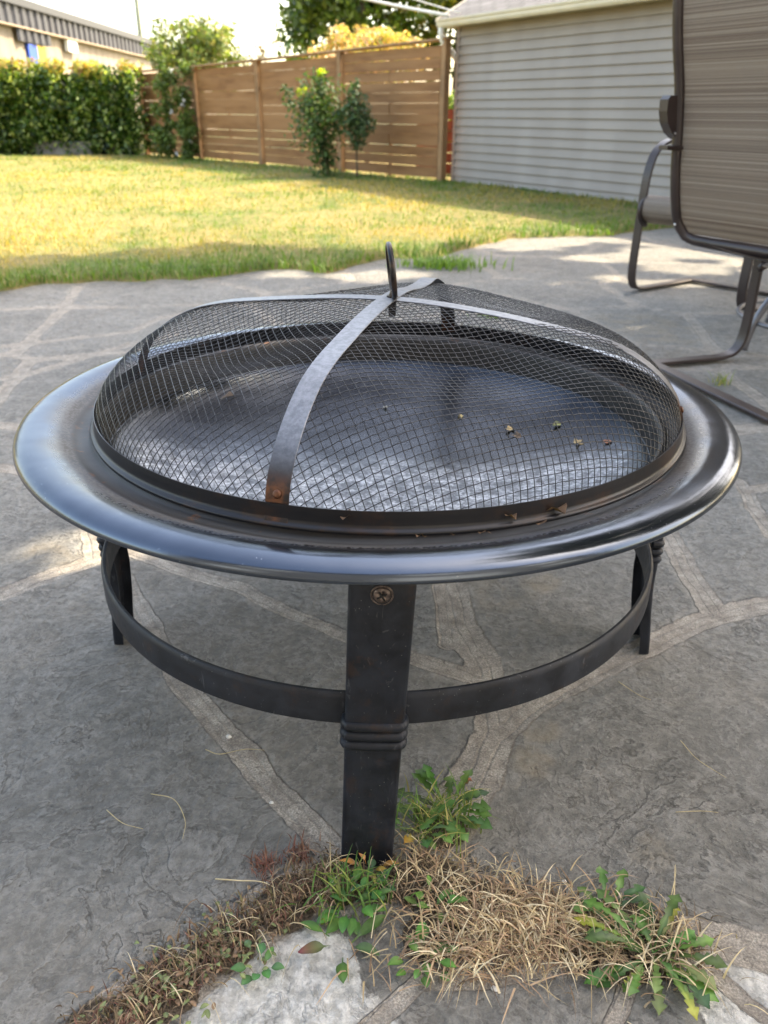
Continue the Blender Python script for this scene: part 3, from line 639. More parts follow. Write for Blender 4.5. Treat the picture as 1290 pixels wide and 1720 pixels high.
# post stations found from their place along the run
def station(xr):  # where the ray x = xr*y meets the fence line
    # FA2 + fd*s : x = xr*y
    return (xr * FA2[1] - FA2[0]) / (fd[0] - xr * fd[1])
for q in (-3.153 / 14.815, -1.833 / 12.843, -.59 / 11.4, .650 / 10.282): cuts.append(station(q))
cuts = sorted(set(round(c, 3) for c in cuts)); cuts = [c for i, c in enumerate(cuts) if i == 0 or c - cuts[i - 1] > .3]
FH = lambda s: 1.375 + .10 * (s / LEN) ** 1.5
rf = random.Random(4)
for i in range(len(cuts) - 1):
    a, bq = cuts[i] + .045, cuts[i + 1] - .045; g = MB(); top = FH((a + bq) / 2); z = .055; nb = 12; hgt = (top - .03 - z) / nb
    for k in range(nb):
        gap = .001 + .0022 * rf.random() + (.0065 if k in (1, 2) else 0) + (.0035 if (k in (8, 9, 10) and i == len(cuts) - 2) else 0)
        sag = rf.uniform(-.003, .003); m0 = (a + bq) / 2; zc = z + (k + .5) * hgt + sag
        # two lengths butt in the middle of some courses
        segs_ = [(a, bq)] if k % 3 else [(a, m0 - .002), (m0 + .002, bq)]
        for (p, q) in segs_:
            c = fpt((p + q) / 2, rf.uniform(-.002, .002), zc); g.box(c, (q - p, .018, hgt - gap), ang + rf.uniform(-.0005, .0005), .002)
    g.build('board_panel', WOOD, fence, smooth=False)
    # middle batten behind boards
    g = MB(); g.box(fpt(m0, -.024, top / 2), (.04, .025, top - .06), ang); g.build('batten', PW, fence, smooth=False)
for s in cuts:
    g = MB(); g.box(fpt(s, .012, FH(s) / 2), (.085, .085, FH(s)), ang, .006); g.build('post', PW, fence, smooth=False)
g = MB()
for i in range(len(cuts) - 1):
    a, bq = cuts[i], cuts[i + 1]; za, zb = FH(a) + .012, FH(bq) + .012; P = [fpt(a, .01, za), fpt((a + bq) / 2, .01, (za + zb) / 2), fpt(bq + (.05 if i == len(cuts) - 2 else 0), .01, zb)]
    g.bar(P, np.array([*fn, 0]), .12, .024)
g.build('cap_rail', PW, fence, smooth=False)
# old red fence seen in the slot beside the garage
g = MB(); RW = simple('red_stained_wood', (.16, .045, .03), .75, 0, .3, 8)
for k in range(6): g.box((.86 + .0, 11.6, .09 + k * .13), (1.0, .02, .122), R(-20), .002)
o = g.build('red_fence', RW, loc=(.86, 11.6, 0), smooth=False); tag(o, 'low dark red board fence in the slot between cedar fence and garage', 'fence')

# ================================================================== GARAGE
gd = np.array([.535, -.845]); gd /= np.linalg.norm(gd); gn = np.array([gd[1], -gd[0]])
if gn[1] > 0: gn = -gn
GA = np.array([.80, 10.31]); gang = math.atan2(gd[1], gd[0]); GL = 6.2; GH = 1.60
gar = thing('garage', 'greige vinyl-sided garage with grey shingle roof and cream gutter', 'garage', (GA[0], GA[1], 0))
def gp(s, off, z): return np.array([*(GA + gd * s + gn * off), z])
b = NB('vinyl_siding'); nz = b.noise(3, 3, .5, 0, b.co(scale=(1, 1, .3))); b.set(color=b.mix(b.mr(nz, .3, .7), (.28, .243, .21), (.32, .28, .244)), rough=.5, normal=b.bump(b.noise(90, 3, .6, 0, b.co(scale=(.2, .2, 1))), .1, .002)); VIN = b.m
g = MB(); nC = 18; ch = GH / nC; prof_ = []
for k in range(nC):
    z = k * ch; prof_ += [(-.004, z + .0005), (.026, z + .0015), (.025, z + .009), (.017, z + ch * .5), (.0165, z + ch * .53), (.004, z + ch - .001)]
ns = 24; Vv = []
for i in range(ns + 1):
    s = GL * i / ns; Vv += [gp(s, d, z) for d, z in prof_]
L_ = len(prof_); f = [(i * L_ + k, (i + 1) * L_ + k, (i + 1) * L_ + k + 1, i * L_ + k + 1) for i in range(ns) for k in range(L_ - 1)]
g.add(Vv, f); wl = g.build('siding', VIN, gar, smooth=False)
g = MB(); c = gp(GL / 2, -1.9, GH / 2); g.box(c, (GL - .01, 3.78, GH - .01), gang); g.build('wall', VIN, gar, smooth=False)
g = MB(); g.box(gp(-.012, .004, GH / 2), (.05, .05, GH), gang, .004); g.build('corner_post', VIN, gar, smooth=False)
CREAM = simple('cream_aluminium', (.66, .60, .47), .45, 0, .05, 5); WHITE = simple('white_aluminium', (.75, .74, .70), .4, 0, .05, 5)
OV = .16
g = MB(); g.box(gp(GL / 2 - .06, OV / 2, GH + .006), (GL + .12, OV + .02, .012), gang); g.build('soffit', simple('soffit_tan', (.36, .30, .21), .6), gar, smooth=False)
g = MB(); P = []
gut = [(0, 0), (.055, 0), (.07, .02), (.072, .045), (.085, .06), (.085, .075), (.078, .075), (.070, .062), (.062, .045), (.06, .02), (.052, .008), (0, .008)]
Vv = []; 
for s in (-.13, GL): Vv += [gp(s, OV + .012 + d, GH - .005 + z) for d, z in gut]
L_ = len(gut); f = [(k, (k + 1) % L_, L_ + (k + 1) % L_, L_ + k) for k in range(L_)] + [tuple(range(L_)), tuple(range(2 * L_ - 1, L_ - 1, -1))]
g.add(Vv, f); g.build('gutter', CREAM, gar, smooth=False)
g = MB(); P = smooth_path([gp(-.08, OV + .05, GH - .01), gp(-.08, OV + .05, GH - .07), gp(-.08, OV - .0, GH - .16), gp(-.075, .06, GH - .23), gp(-.065, .0, GH - .30), gp(-.06, -.06, GH - .36)], 5); g.tube(P, .032, 14); g.build('downspout', WHITE, gar)
# roof
b = NB('shingles'); sx_ = b.co(); 
x = b.n('ShaderNodeTexBrick'); x.offset = .5; x.inputs['Scale'].default_value = 1; x.inputs['Color1'].default_value = (.17, .165, .16, 1); x.inputs['Color2'].default_value = (.26, .25, .245, 1); x.inputs['Mortar'].default_value = (.05, .05, .05, 1)
x.inputs['Mortar Size'].default_value = .008; x.inputs['Brick Width'].default_value = .22; x.inputs['Row Height'].default_value = .09
b.L.new(b.co('UV'), x.inputs['Vector']); cc = b.mix(b.mr(b.noise(30, 4), .3, .7, 0, .5), x.outputs[0], (.12, .115, .11)); b.set(color=cc, rough=.9, normal=b.bump(x.outputs[0], .6, .01)); SH = b.m
rz0, rz1 = GH + .07, GH + .07 + 1.15; Vr = []; UV = []
rows = 26; cols_ = 30
for j in range(rows + 1):
    t = j / rows; off = OV + .05 - t * (1.95 + OV); z = rz0 + t * (rz1 - rz0) 
    for lay in (0, 1):
        for i in range(cols_ + 1):
            s = -.15 + (GL + .15) * i / cols_; zz_ = z + (.008 if lay == 0 else .0); Vr.append(gp(s, off, zz_)); UV.append((s, t * 2.3))
W_ = cols_ + 1; f = []
for q in range(2 * rows + 1):
    for i in range(cols_): f.append((q * W_ + i, q * W_ + i + 1, (q + 1) * W_ + i + 1, (q + 1) * W_ + i))
Vr = np.array(Vr); 
g = MB(); g.add(Vr, f); ro_ = g.build('roof', SH, gar, smooth=False)
uvl = ro_.data.uv_layers.new(name='UVMap'); li = np.zeros(len(ro_.data.loops), int); ro_.data.loops.foreach_get('vertex_index', li); uvl.data.foreach_set('uv', np.array(UV)[li].astype(np.float32).ravel())
g = MB(); g.bar([gp(-.15, OV + .05, rz0 - .03), gp(-.15, -.9, (rz0 + rz1) / 2 - .03), gp(-.15, -1.9, rz1 - .03)], (0, 0, 1), .10, .02); g.build('rake_board', CREAM, gar, smooth=False)
Vg = [gp(-.02, 0, GH), gp(-.02, -3.8, GH), gp(-.02, -1.9, rz1 - .04)]; g = MB(); g.add(Vg, [(0, 1, 2)]); g.build('gable', VIN, gar, smooth=False)
back = [gp(-.15, -1.9, rz1), gp(GL, -1.9, rz1), gp(GL, -4.0, GH), gp(-.15, -4.0, GH)]; g = MB(); g.add(back, [(0, 1, 2, 3)]); g.build('roof', SH, gar, smooth=False)

# ================================================================== HEDGE, INDUSTRIAL BUILDING, POLE, CABLES
r = np.random.default_rng(23)
hedge = thing('ivy_hedge', 'dense dark green leafy hedge with sunlit golden top along the left boundary', 'hedge', (-6.0, 15.9, 0))
C = []; Rr = []
for i in range(520):
    x = r.uniform(-10.8, -4.42); z = r.uniform(.12, 1.33 - .02 * (x + 4) * -1 * .0 + .0); C.append((x, 15.95 - .12 * (x + 4) * -.4 + r.uniform(-.12, .2), z)); Rr.append(r.uniform(.13, .24))
foliage('foliage', C, Rr, 30000, .085, [(.07, .13, .025), (.05, .10, .022), (.36, .42, .15), (.045, .09, .02), (.035, .07, .018), (.16, .23, .06)], GLOSSY, hedge, 5, shell=.35)  # palest leaf colours stand for sun flecks on the foliage
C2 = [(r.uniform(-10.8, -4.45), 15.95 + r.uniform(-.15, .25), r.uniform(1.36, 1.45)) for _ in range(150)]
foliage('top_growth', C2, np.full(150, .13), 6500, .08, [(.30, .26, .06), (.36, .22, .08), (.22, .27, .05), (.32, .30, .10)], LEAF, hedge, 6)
g = MB(); g.box((-8.0, 16.30, .68), (6.7, .25, 1.30), 0); g.build('core', simple('hedge_core', (.015, .022, .008), .95), hedge, smooth=False)  # near-black box added for the shaded inside of the hedge
g = MB()
for x in np.arange(-10.5, -4.6, .5): g.tube([(x, 15.9, -.02), (x + .05, 15.9, .4), (x - .03, 16, 1.0)], [.03, .025, .012], 6)
g.build('stem', BARK, hedge)
# low masonry showing through the foot of the hedge
g = MB(); g.box((-5.9, 15.86, .11), (1.1, .12, .28), R(-3), .01); o = g.build('garden_wall', simple('weathered_concrete', (.22, .20, .17), .9, 0, .25, 8), loc=(-5.95, 15.72, 0), smooth=False); tag(o, 'low pale concrete wall showing at the foot of the hedge', 'wall')

bx = -8.5
bld = thing('industrial_building', 'long low tan metal building with dark corrugated fascia behind the hedge', 'building', (bx, 26, 0))
b = NB('dark_corrugated'); P = b.sep(b.co()); b.set(color=b.mix(b.mr(b.noise(2, 3), .3, .7), (.026, .028, .038), (.042, .046, .06)), rough=.5); DC = b.m
TAN = simple('tan_metal_panel', (.25, .21, .165), .6, 0, .08, 1)
def corr(y0, y1, z0, z1, pitch, dep, mat, name, x0=bx, par=None):
    g = MB(); V = []; y = y0; k = 0
    while y < y1: V.append((x0 + (dep if k % 4 in (1, 2) else 0), y)); y += pitch / 4 * (1.5 if k % 2 else .5); k += 1
    n = len(V); g.add([(x_, y_, z_) for z_ in (z0, z1) for x_, y_ in V], [(i, i + 1, n + i + 1, n + i) for i in range(n - 1)]); return g.build(name, mat, par, smooth=False)
corr(14, 44, 2.45, 2.84, .42, .05, DC, 'fascia_band', bx + .14, bld)
g = MB(); g.box((bx + .10, 29, 2.92), (.30, 30, .16), 0); g.build('roof_edge', simple('dark_flashing', (.025, .028, .035), .45), bld, smooth=False)
g = MB(); g.box((bx + .12, 29, 2.435), (.16, 30, .03), 0); g.build('trim', simple('tan_trim', (.34, .27, .2), .6), bld, smooth=False)
corr(14, 44, 0, 2.45, .55, .015, TAN, 'wall', bx, bld)
g = MB(); g.box((bx - 3.1, 29, 1.4), (6, 30, 2.75), 0); g.build('core_wall', TAN, bld, smooth=False)
corr(20.9, 22.9, 2.16, 2.44, .42, .05, DC, 'door_hood', bx + .10, bld)
g = MB(); g.box((bx + .05, 21.75, 1.9), (.06, .52, .5), 0); g.build('blue_panel', simple('blue_paint', (.01, .08, .55), .5), bld, smooth=False)
g = MB(); g.box((bx + .05, 22.30, 1.9), (.06, .52, .5), 0); g.build('yellow_panel', simple('yellow_paint', (.55, .36, .02), .5), bld, smooth=False)
g = MB(); g.box((bx + .12, 24.3, 2.27), (.12, .72, .26), 0, .02); lm = g.build('wall_lamp', simple('white_lens', (.85, .87, .85), .25), bld, smooth=False)
g = MB(); g.tube([(-12.35, 46, 0), (-12.35, 46, 9)], [.13, .10], 10); o = g.build('utility_pole', simple('pole_wood', (.22, .24, .17), .85), loc=(-12.35, 46, 0)); tag(o, 'thin weathered pole rising behind the dark building roof', 'pole')
CAB = simple('white_cable', (.6, .6, .56), .5)
for a, e, rad, lb in (((.62, 9.75, 1.66), (-3.6, 22, 3.95), .016, 'thick white cable slung from the garage eave over the fence, lower one'), ((.75, 9.9, 1.70), (-3.0, 24, 4.6), .007, 'thin cable running above the thicker cable over the fence')):
    P = [np.array(a) * (1 - t) + np.array(e) * t - np.array([0, 0, .10 * 4 * t * (1 - t)]) for t in np.linspace(0, 1, 24)]
    o = MB().tube(P, rad, 8).build('overhead_cable', CAB, loc=a); tag(o, lb, 'cable')

# ================================================================== TREES AND SHRUBS
def tree(name, label, x, y, h, rx, rz_, nleaf, size, cols, seed, ncl=60, trunk=.12, mat=None, z0=None, cat='tree', clr=.45, shell=.2):
    r = np.random.default_rng(seed); t = thing(name, label, cat, (x, y, 0)); C = []; Rr = []
    zc = h - rz_
    while len(C) < ncl:
        d = r.uniform(-1, 1, 3)
        if (d ** 2).sum() > 1: continue
        C.append((x + d[0] * rx, y + d[1] * rx * .8, zc + d[2] * rz_)); Rr.append(rx * clr * r.uniform(.45, 1.0))
    foliage('crown', C, Rr, nleaf, size, cols, mat or TREEL, t, seed, shell=shell)
    g = MB(); g.tube([(x, y, -.03), (x + .03, y, zc * .5), (x, y, zc)], [trunk, trunk * .8, trunk * .55], 10)
    for k in range(7):
        c = C[k * ncl // 7]; g.tube(smooth_path([(x, y, zc * (.6 + .05 * k)), ((x + c[0]) / 2, (y + c[1]) / 2, (zc * .8 + c[2]) / 2 + .1), c], 5), np.linspace(trunk * .45, trunk * .08, 11), 6)
    g.build('trunk', BARK, t); return t
tree('broadleaf_tree', 'big dark green tree behind the cedar fence, left of the garage roof', -.75, 23, 8.5, 2.75, 3.35, 17000, .20, [(.05, .085, .02), (.07, .11, .022), (.04, .065, .018), (.10, .13, .03)], 41, 90, .25, clr=.3, shell=.0)
tree('broadleaf_tree', 'tall tree with yellowing leaves crossed by the cables beside the garage roof', 1.9, 24, 8.5, 2.6, 3.5, 15000, .22, [(.08, .115, .025), (.12, .13, .03), (.05, .08, .02), (.2, .16, .05)], 42, 80, .25, clr=.3)
tree('small_tree', 'round olive-leaved tree above the corner where hedge meets fence', -3.75, 18, 2.42, .88, .70, 7500, .085, [(.10, .15, .045), (.14, .18, .06), (.08, .11, .035), (.18, .17, .08)], 43, 60, .06, clr=.32)
tree('bare_tree', 'thin sparse reddish tree between the olive tree and the big dark tree', -2.55, 19, 2.25, .42, .55, 420, .06, [(.14, .08, .05), (.10, .08, .04)], 44, 16, .02, clr=.3)
tree('flowering_shrub', 'golden pink blossoming shrub peeping over the cedar fence', -.32, 13.4, 1.80, .85, .36, 9000, .06, [(.50, .33, .20), (.42, .36, .12), (.55, .34, .24), (.25, .28, .07)], 45, 60, .04, LEAF, cat='shrub', clr=.26)
tree('leafy_shrub', 'bright green shrub in the slot between cedar fence and garage', 1.02, 12.6, 1.25, .25, .5, 2200, .06, [(.16, .26, .03), (.11, .2, .03)], 46, 24, .02, LEAF, cat='shrub')
tree('reflection_tree', 'unseen dense tree added beyond the patio to darken the rim reflections', 8.2, 4.6, 6.5, 2.3, 2.6, 9000, .3, [(.04, .07, .02), (.05, .085, .02)], 49, 70, .2, clr=.4)  # out of view, added as a dark mass for the rim to reflect
r = np.random.default_rng(77)
def narrow(name, label, x, y, pts, nleaf, size, cols, seed, stem, cat='shrub', flowers=None, mat=None):
    t = thing(name, label, cat, (x, y, 0)); C = [(x + a, y + b_, z) for a, b_, z, q in pts]; foliage('foliage', C, [q for *_, q in pts], nleaf, size, cols, mat or LEAF, t, seed)
    g = MB()
    for s in stem: g.tube(smooth_path([(x + a, y + b_, z) for a, b_, z in s], 4), np.linspace(.014, .005, (len(s) - 1) * 4 + 1), 6)
    g.build('stem', BARK, t)
    if flowers:
        rr = np.random.default_rng(seed)
        for (a, b_, z) in flowers:
            g = MB()
            for q in range(9):
                d = rr.normal(size=3) * .018; c = np.array([x + a, y + b_, z]) + d; n_ = rr.normal(size=3); u_ = np.cross(n_, [0, 0, 1]); u_ /= np.linalg.norm(u_); v_ = np.cross(u_, n_ / np.linalg.norm(n_)); g.add([c - u_ * .014, c - v_ * .014, c + u_ * .014, c + v_ * .014], [(0, 1, 2, 3)])
            g.build('flower', PETAL, t, smooth=False)
    return t
PETAL = simple('white_petals', (.85, .85, .9), .6)
GR = [(.045, .09, .025), (.07, .12, .032), (.035, .07, .024)]
pts = [(-.02, 0, .15, .10), (-.03, 0, .30, .13), (-.05, 0, .45, .15), (-.08, 0, .60, .19), (-.06, 0, .75, .20), (.05, 0, .66, .15), (-.05, 0, .88, .16), (-.03, 0, 1.0, .10), (-.06, 0, 1.12, .07), (-.3, .02, .95, .05), (-.27, .02, .85, .07), (-.14, 0, .78, .1)]
narrow('climbing_plant', 'green leafy shrub climbing the fence, the taller of the two by the middle post', -.74, 10.75, [(a * 1.6, b2, z_, q * (1.25 + .8 * ((i_ * 7) % 3 == 0))) for i_, (a, b2, z_, q) in enumerate(pts)], 2600, .055, GR, 51, [[(0, 0, 0), (-.03, 0, .5), (-.04, 0, 1.1)], [(0, 0, .2), (-.15, 0, .6), (-.3, .02, .95)]])
for q_, (tc_, tr2) in enumerate((((-1.04, 10.77, .96), .06), ((-.80, 10.76, 1.17), .05))):
    foliage('young_tip', [tc_], [tr2], 45, .05, [(.45, .55, .04)], LEAF, bpy.data.objects['climbing_plant'], 3 + q_)
pts = [(0, 0, .42, .06), (0, 0, .55, .12), (-.02, 0, .68, .15), (.0, 0, .8, .13), (-.02, 0, .95, .07), (-.01, 0, 1.05, .04), (.06, 0, .62, .1)]
narrow('climbing_plant', 'smaller bluish green shrub right of the taller one at the middle post', -.37, 10.62, [(a * 1.8, b2, z_, q * 1.5) for a, b2, z_, q in pts], 1500, .05, [(.05, .095, .045), (.06, .11, .05)], 52, [[(0, 0, 0), (-.01, 0, .5), (0, 0, 1.0)]])
pts = [(r.uniform(-.32, .32), r.uniform(-.1, .05), z, r.uniform(.08, .17)) for z in np.concatenate([np.linspace(.08, .5, 16), np.linspace(.4, 1.35, 14)])]
pts += [(-.12, 0, z, .09) for z in np.linspace(.5, 1.5, 9)]
narrow('climbing_rose', 'rose bush with white blooms climbing the fence corner beside the hedge', -3.55, 14.75, pts, 5200, .06, [(.09, .15, .035), (.07, .11, .03), (.14, .19, .05)], 53, [[(0, 0, 0), (-.1, 0, .7), (-.12, 0, 1.4)], [(.1, 0, 0), (.2, 0, .5)]], flowers=[(.05, -.1, 1.33), (.16, -.12, .98), (.22, -.12, .92), (.2, -.12, .85), (-.2, -.1, .45), (.02, -.12, .12), (.25, -.1, .3), (.0, -.1, .75)])

# ================================================================== PATIO CHAIRS AND TABLE
b = NB('bronze_frame'); b.set(color=b.mix(b.mr(b.noise(12, 4), .3, .7), (.026, .017, .015), (.042, .028, .025)), rough=.36, metal=0.0, normal=b.bump(b.noise(300, 2), .08, .0005)); BRZ = b.m
b = NB('woven_sling'); P = b.sep(b.co()); 
zst = b.noise(1, 3, .9, 0, b.co(scale=(.04, .04, 190))); zs2 = b.noise(1, 2, .6, 0, b.co(scale=(.03, .03, 48)))
colr = b.mix(b.mr(zst, .36, .64), (.26, .19, .145), (.64, .56, .46)); colr = b.mix(b.mr(zs2, .4, .7, 0, .35), colr, (.25, .205, .165))
wz = b.n('ShaderNodeTexWave', wave_type='BANDS', bands_direction='Z'); wz.inputs['Scale'].default_value = 120; b.L.new(b.co(), wz.inputs['Vector'])
wy = b.n('ShaderNodeTexWave', wave_type='BANDS', bands_direction='Y'); wy.inputs['Scale'].default_value = 110; b.L.new(b.co(), wy.inputs['Vector'])
wv = b.ma('MULTIPLY', wz.outputs[1], wy.outputs[1]); colr = b.mix(b.mr(wv, 0, .5, .5, 0), colr, (.05, .04, .032))
b.set(color=colr, rough=.6, normal=b.bump(wv, .5, .001)); tr_ = b.n('ShaderNodeBsdfTranslucent'); b.L.new(colr, tr_.inputs[0]); mx = b.n('ShaderNodeMixShader'); mx.inputs[0].default_value = .45
b.L.new(b.b.outputs[0], mx.inputs[1]); b.L.new(tr_.outputs[0], mx.inputs[2]); b.L.new(mx.outputs[0], b.N['Material Output'].inputs[0]); SLG = b.m
def make_chair(label, corner, fdir_, wdir, width, run, lean=1.0, bdir=None, bup=0):
    """corner: rear corner of the sled base; fdir_: the way the chair faces; wdir: across its width; local: x forward, y across, z up"""
    root = thing('patio_chair', label, 'chair', (corner[0], corner[1], 0), 'sling chairs on the patio')
    F_ = np.array([*fdir_, 0.]); F_ /= np.linalg.norm(F_); Wd = np.array([*wdir, 0.]); Wd /= np.linalg.norm(Wd); O = np.array([*corner, 0.])
    L = lambda x, y, z: O + F_ * x + Wd * y + np.array([0, 0, z])
    # side frames: rear corner, runner, bend, leg, arm
    for sname, y in (('far', 0), ('near', width)):
        pts = smooth_path([(0, 0, .012), (run * .5, 0, .012), (run - .07, 0, .014), (run - .015, 0, .035), (run + .006, 0, .10), (run + .006, 0, .25), (run + .002, 0, .42), (run - .008, 0, .52), (run - .04, 0, .595), (run - .11, 0, .636), (run - .20, 0, .645), (run - .32, 0, .65), (run - .42, 0, .652)], 6)
        ww = np.full(len(pts), .042)
        g = MB().bar(np.array([L(p[0], y, p[2]) for p in pts]), Wd, ww, .012, .003); g.build('leg_frame', BRZ, root, auto=40)
    g = MB().bar(np.array([L(0, y, .012) for y in np.linspace(-.015, width + .015, 6)]), F_, .042, .012, .003); g.build('rear_crossbar', BRZ, root, auto=40)
    # back frame tube: up the far side, S curve
    Ws = Wd
    if bdir: Wd = np.array([*bdir, 0.])
    L = lambda x, y, z: O + F_ * x + Wd * y + np.array([0, 0, z + bup])
    prof = [(.03, .405), (.000, .47), (-.025, .58), (-.040, .70), (-.058, .80), (-.085, .90), (-.105, 1.0), (-.110, 1.07), (-.10, 1.13)]
    pr = smooth_path([(a * lean + .0, z, 0) for a, z in prof], 5)[:, :2]
    ins = .0
    def side(y, s): return [L(a, y, z) for a, z in pr]
    rc_ = .045; lowc = pr[0]
    path = [L(a, ins, z) for a, z in pr[::-1][:-3]] + [L(pr[2][0], ins + .006, pr[2][1] - .006), L(pr[0][0] + .003, ins + .02, lowc[1] - .008), L(pr[0][0] + .008, ins + .05, lowc[1] - .016)]
    path += [L(pr[0][0] + .008, y, lowc[1] - .018) for y in np.linspace(.12, width - .12, 5)]
    path += [L(pr[0][0] + .008, width - .05, lowc[1] - .016), L(pr[0][0] + .003, width - .02, lowc[1] - .008)] + [L(a, width, z) for a, z in pr[2:]]
    path += [L(pr[-1][0], y, pr[-1][1] + .02) for y in np.linspace(width - .06, .06, 5)]
    g = MB().tube(np.array(path), .0165, 12, closed=True); fr_ = g.build('back_frame', BRZ, root)
    for (a, z) in ((pr[14][0], pr[14][1]), (pr[2][0], pr[2][1])):
        g = MB().tube([L(a - .012, .004, z), L(a - .020, .004, z), L(a - .0215, .004, z)], [.0055, .005, .0025], 12); bb = g.build('bolt', simple('chrome_bolt', (.5, .5, .5), .3, .9), fr_); bb.location = -Vector(root.location) if False else Vector((0, 0, 0)); 
    # sling of the back: from frame to frame, slightly slack
    nu = 14; V = []
    for lay in (0, .0016):
        for a, z in pr:
            for i in range(nu + 1):
                t = i / nu; y = .014 + t * (width - .028); sl = .012 * math.sin(math.pi * t); V.append(L(a + sl + lay, y, z))
    n_ = len(pr); f = []
    for l in (0, 1):
        for j in range(n_ - 1):
            for i in range(nu):
                q0 = l * n_ * (nu + 1) + j * (nu + 1) + i; f.append((q0, q0 + 1, q0 + nu + 2, q0 + nu + 1) if l else (q0, q0 + nu + 1, q0 + nu + 2, q0 + 1))
    g = MB().add(V, f); g.build('back_sling', SLG, root)
    Wd = Ws; L = lambda x, y, z: O + F_ * x + Ws * y + np.array([0, 0, z])
    # seat: side rails and sling wrapped over a front roll
    sr = smooth_path([(.04, .40, 0), (run * .45, .385, 0), (run - .09, .405, 0), (run - .02, .412, 0), (run + .03, .398, 0), (run + .045, .36, 0), (run + .03, .325, 0), (run - .01, .300, 0)], 5)[:, :2]
    for y in (.025, width - .025):
        g = MB().tube(np.array([L(a, y, z) for a, z in sr]), .012, 10); g.build('seat_rail', BRZ, root)
    V = []
    for lay in (0, -.0016):
        for a, z in sr:
            for i in range(nu + 1):
                t = i / nu; y = .028 + t * (width - .056); V.append(L(a, y, z + .011 - .02 * math.sin(math.pi * t) * (a < run - .05) + lay))
    n_ = len(sr); f = []
    for l in (0, 1):
        for j in range(n_ - 1):
            for i in range(nu):
                q0 = l * n_ * (nu + 1) + j * (nu + 1) + i; f.append((q0, q0 + 1, q0 + nu + 2, q0 + nu + 1))
    g = MB().add(V, f); g.build('seat_sling', SLG, root)
    g = MB().tube([L(run * .5, .02, .372), L(run * .5, width - .02, .372)], .012, 10); g.tube([L(run - .05, -.0, .345), L(run - .05, width, .345)], .011, 10); g.build('crossbar', BRZ, root)
    # arm end plates at the back posts: flat top, curved belly
    for y in (-.012, width + .012):
        out_ = [(.03, .782), (-.085, .785), (-.092, .775), (-.091, .745), (-.082, .715), (-.064, .69), (-.04, .674), (-.01, .668), (.03, .668)]
        n_ = len(out_); V = [L(a, y - .02, z) for a, z in out_] + [L(a, y + .02, z) for a, z in out_]
        f = [(k, (k + 1) % n_, n_ + (k + 1) % n_, n_ + k) for k in range(n_)] + [tuple(range(n_ - 1, -1, -1)), tuple(range(n_, 2 * n_))]
        g = MB().add(V, f); g.build('arm_bracket', BRZ, root, smooth=False)
        
    return root
make_chair('nearest brown sling chair, seen from behind at the right edge of the picture', (.868, 2.545), (.95, .31), (.29, -.957), .55, .34, .95, (.47, -.883), .012)
make_chair('farther brown sling chair with rounded seat front, partly hidden by the nearest chair', (1.506, 4.05), (-.80, -.60), (.6, -.8), .55, .47, 1.0)
b = NB('grey_tube'); b.set(color=(.16, .16, .17), rough=.35, metal=.6); GT = b.m
tb = thing('side_table', 'small round patio table on curved grey tubular legs at the right edge', 'table', (1.60, 2.82, 0))
for k in range(4):
    a = R(193 + 90 * k); d = np.array([math.cos(a), math.sin(a), 0]); c0 = np.array([1.60, 2.82, 0])
    P = smooth_path([c0 + d * .365 + [0, 0, 0.008], c0 + d * .355 + [0, 0, .06], c0 + d * .335 + [0, 0, .125], c0 + d * .29 + [0, 0, .19], c0 + d * .21 + [0, 0, .235], c0 + d * .10 + [0, 0, .27], c0 + d * .05 + [0, 0, .40]], 5)
    MB().tube(P, .0125, 12).build('leg', GT, tb)
MB().lathe([(0, .42), (.21, .42), (.222, .413), (.222, .405), (.21, .398), (0, .398)], 64, (1.60, 2.82)).build('table_top', BRZ, tb, auto=40)
MB().tube([(1.60 + .335 * math.cos(t), 2.82 + .335 * math.sin(t), .10) for t in np.linspace(0, 2 * math.pi, 65)[:-1]], .008, 8, closed=True).build('leg_ring', GT, tb)

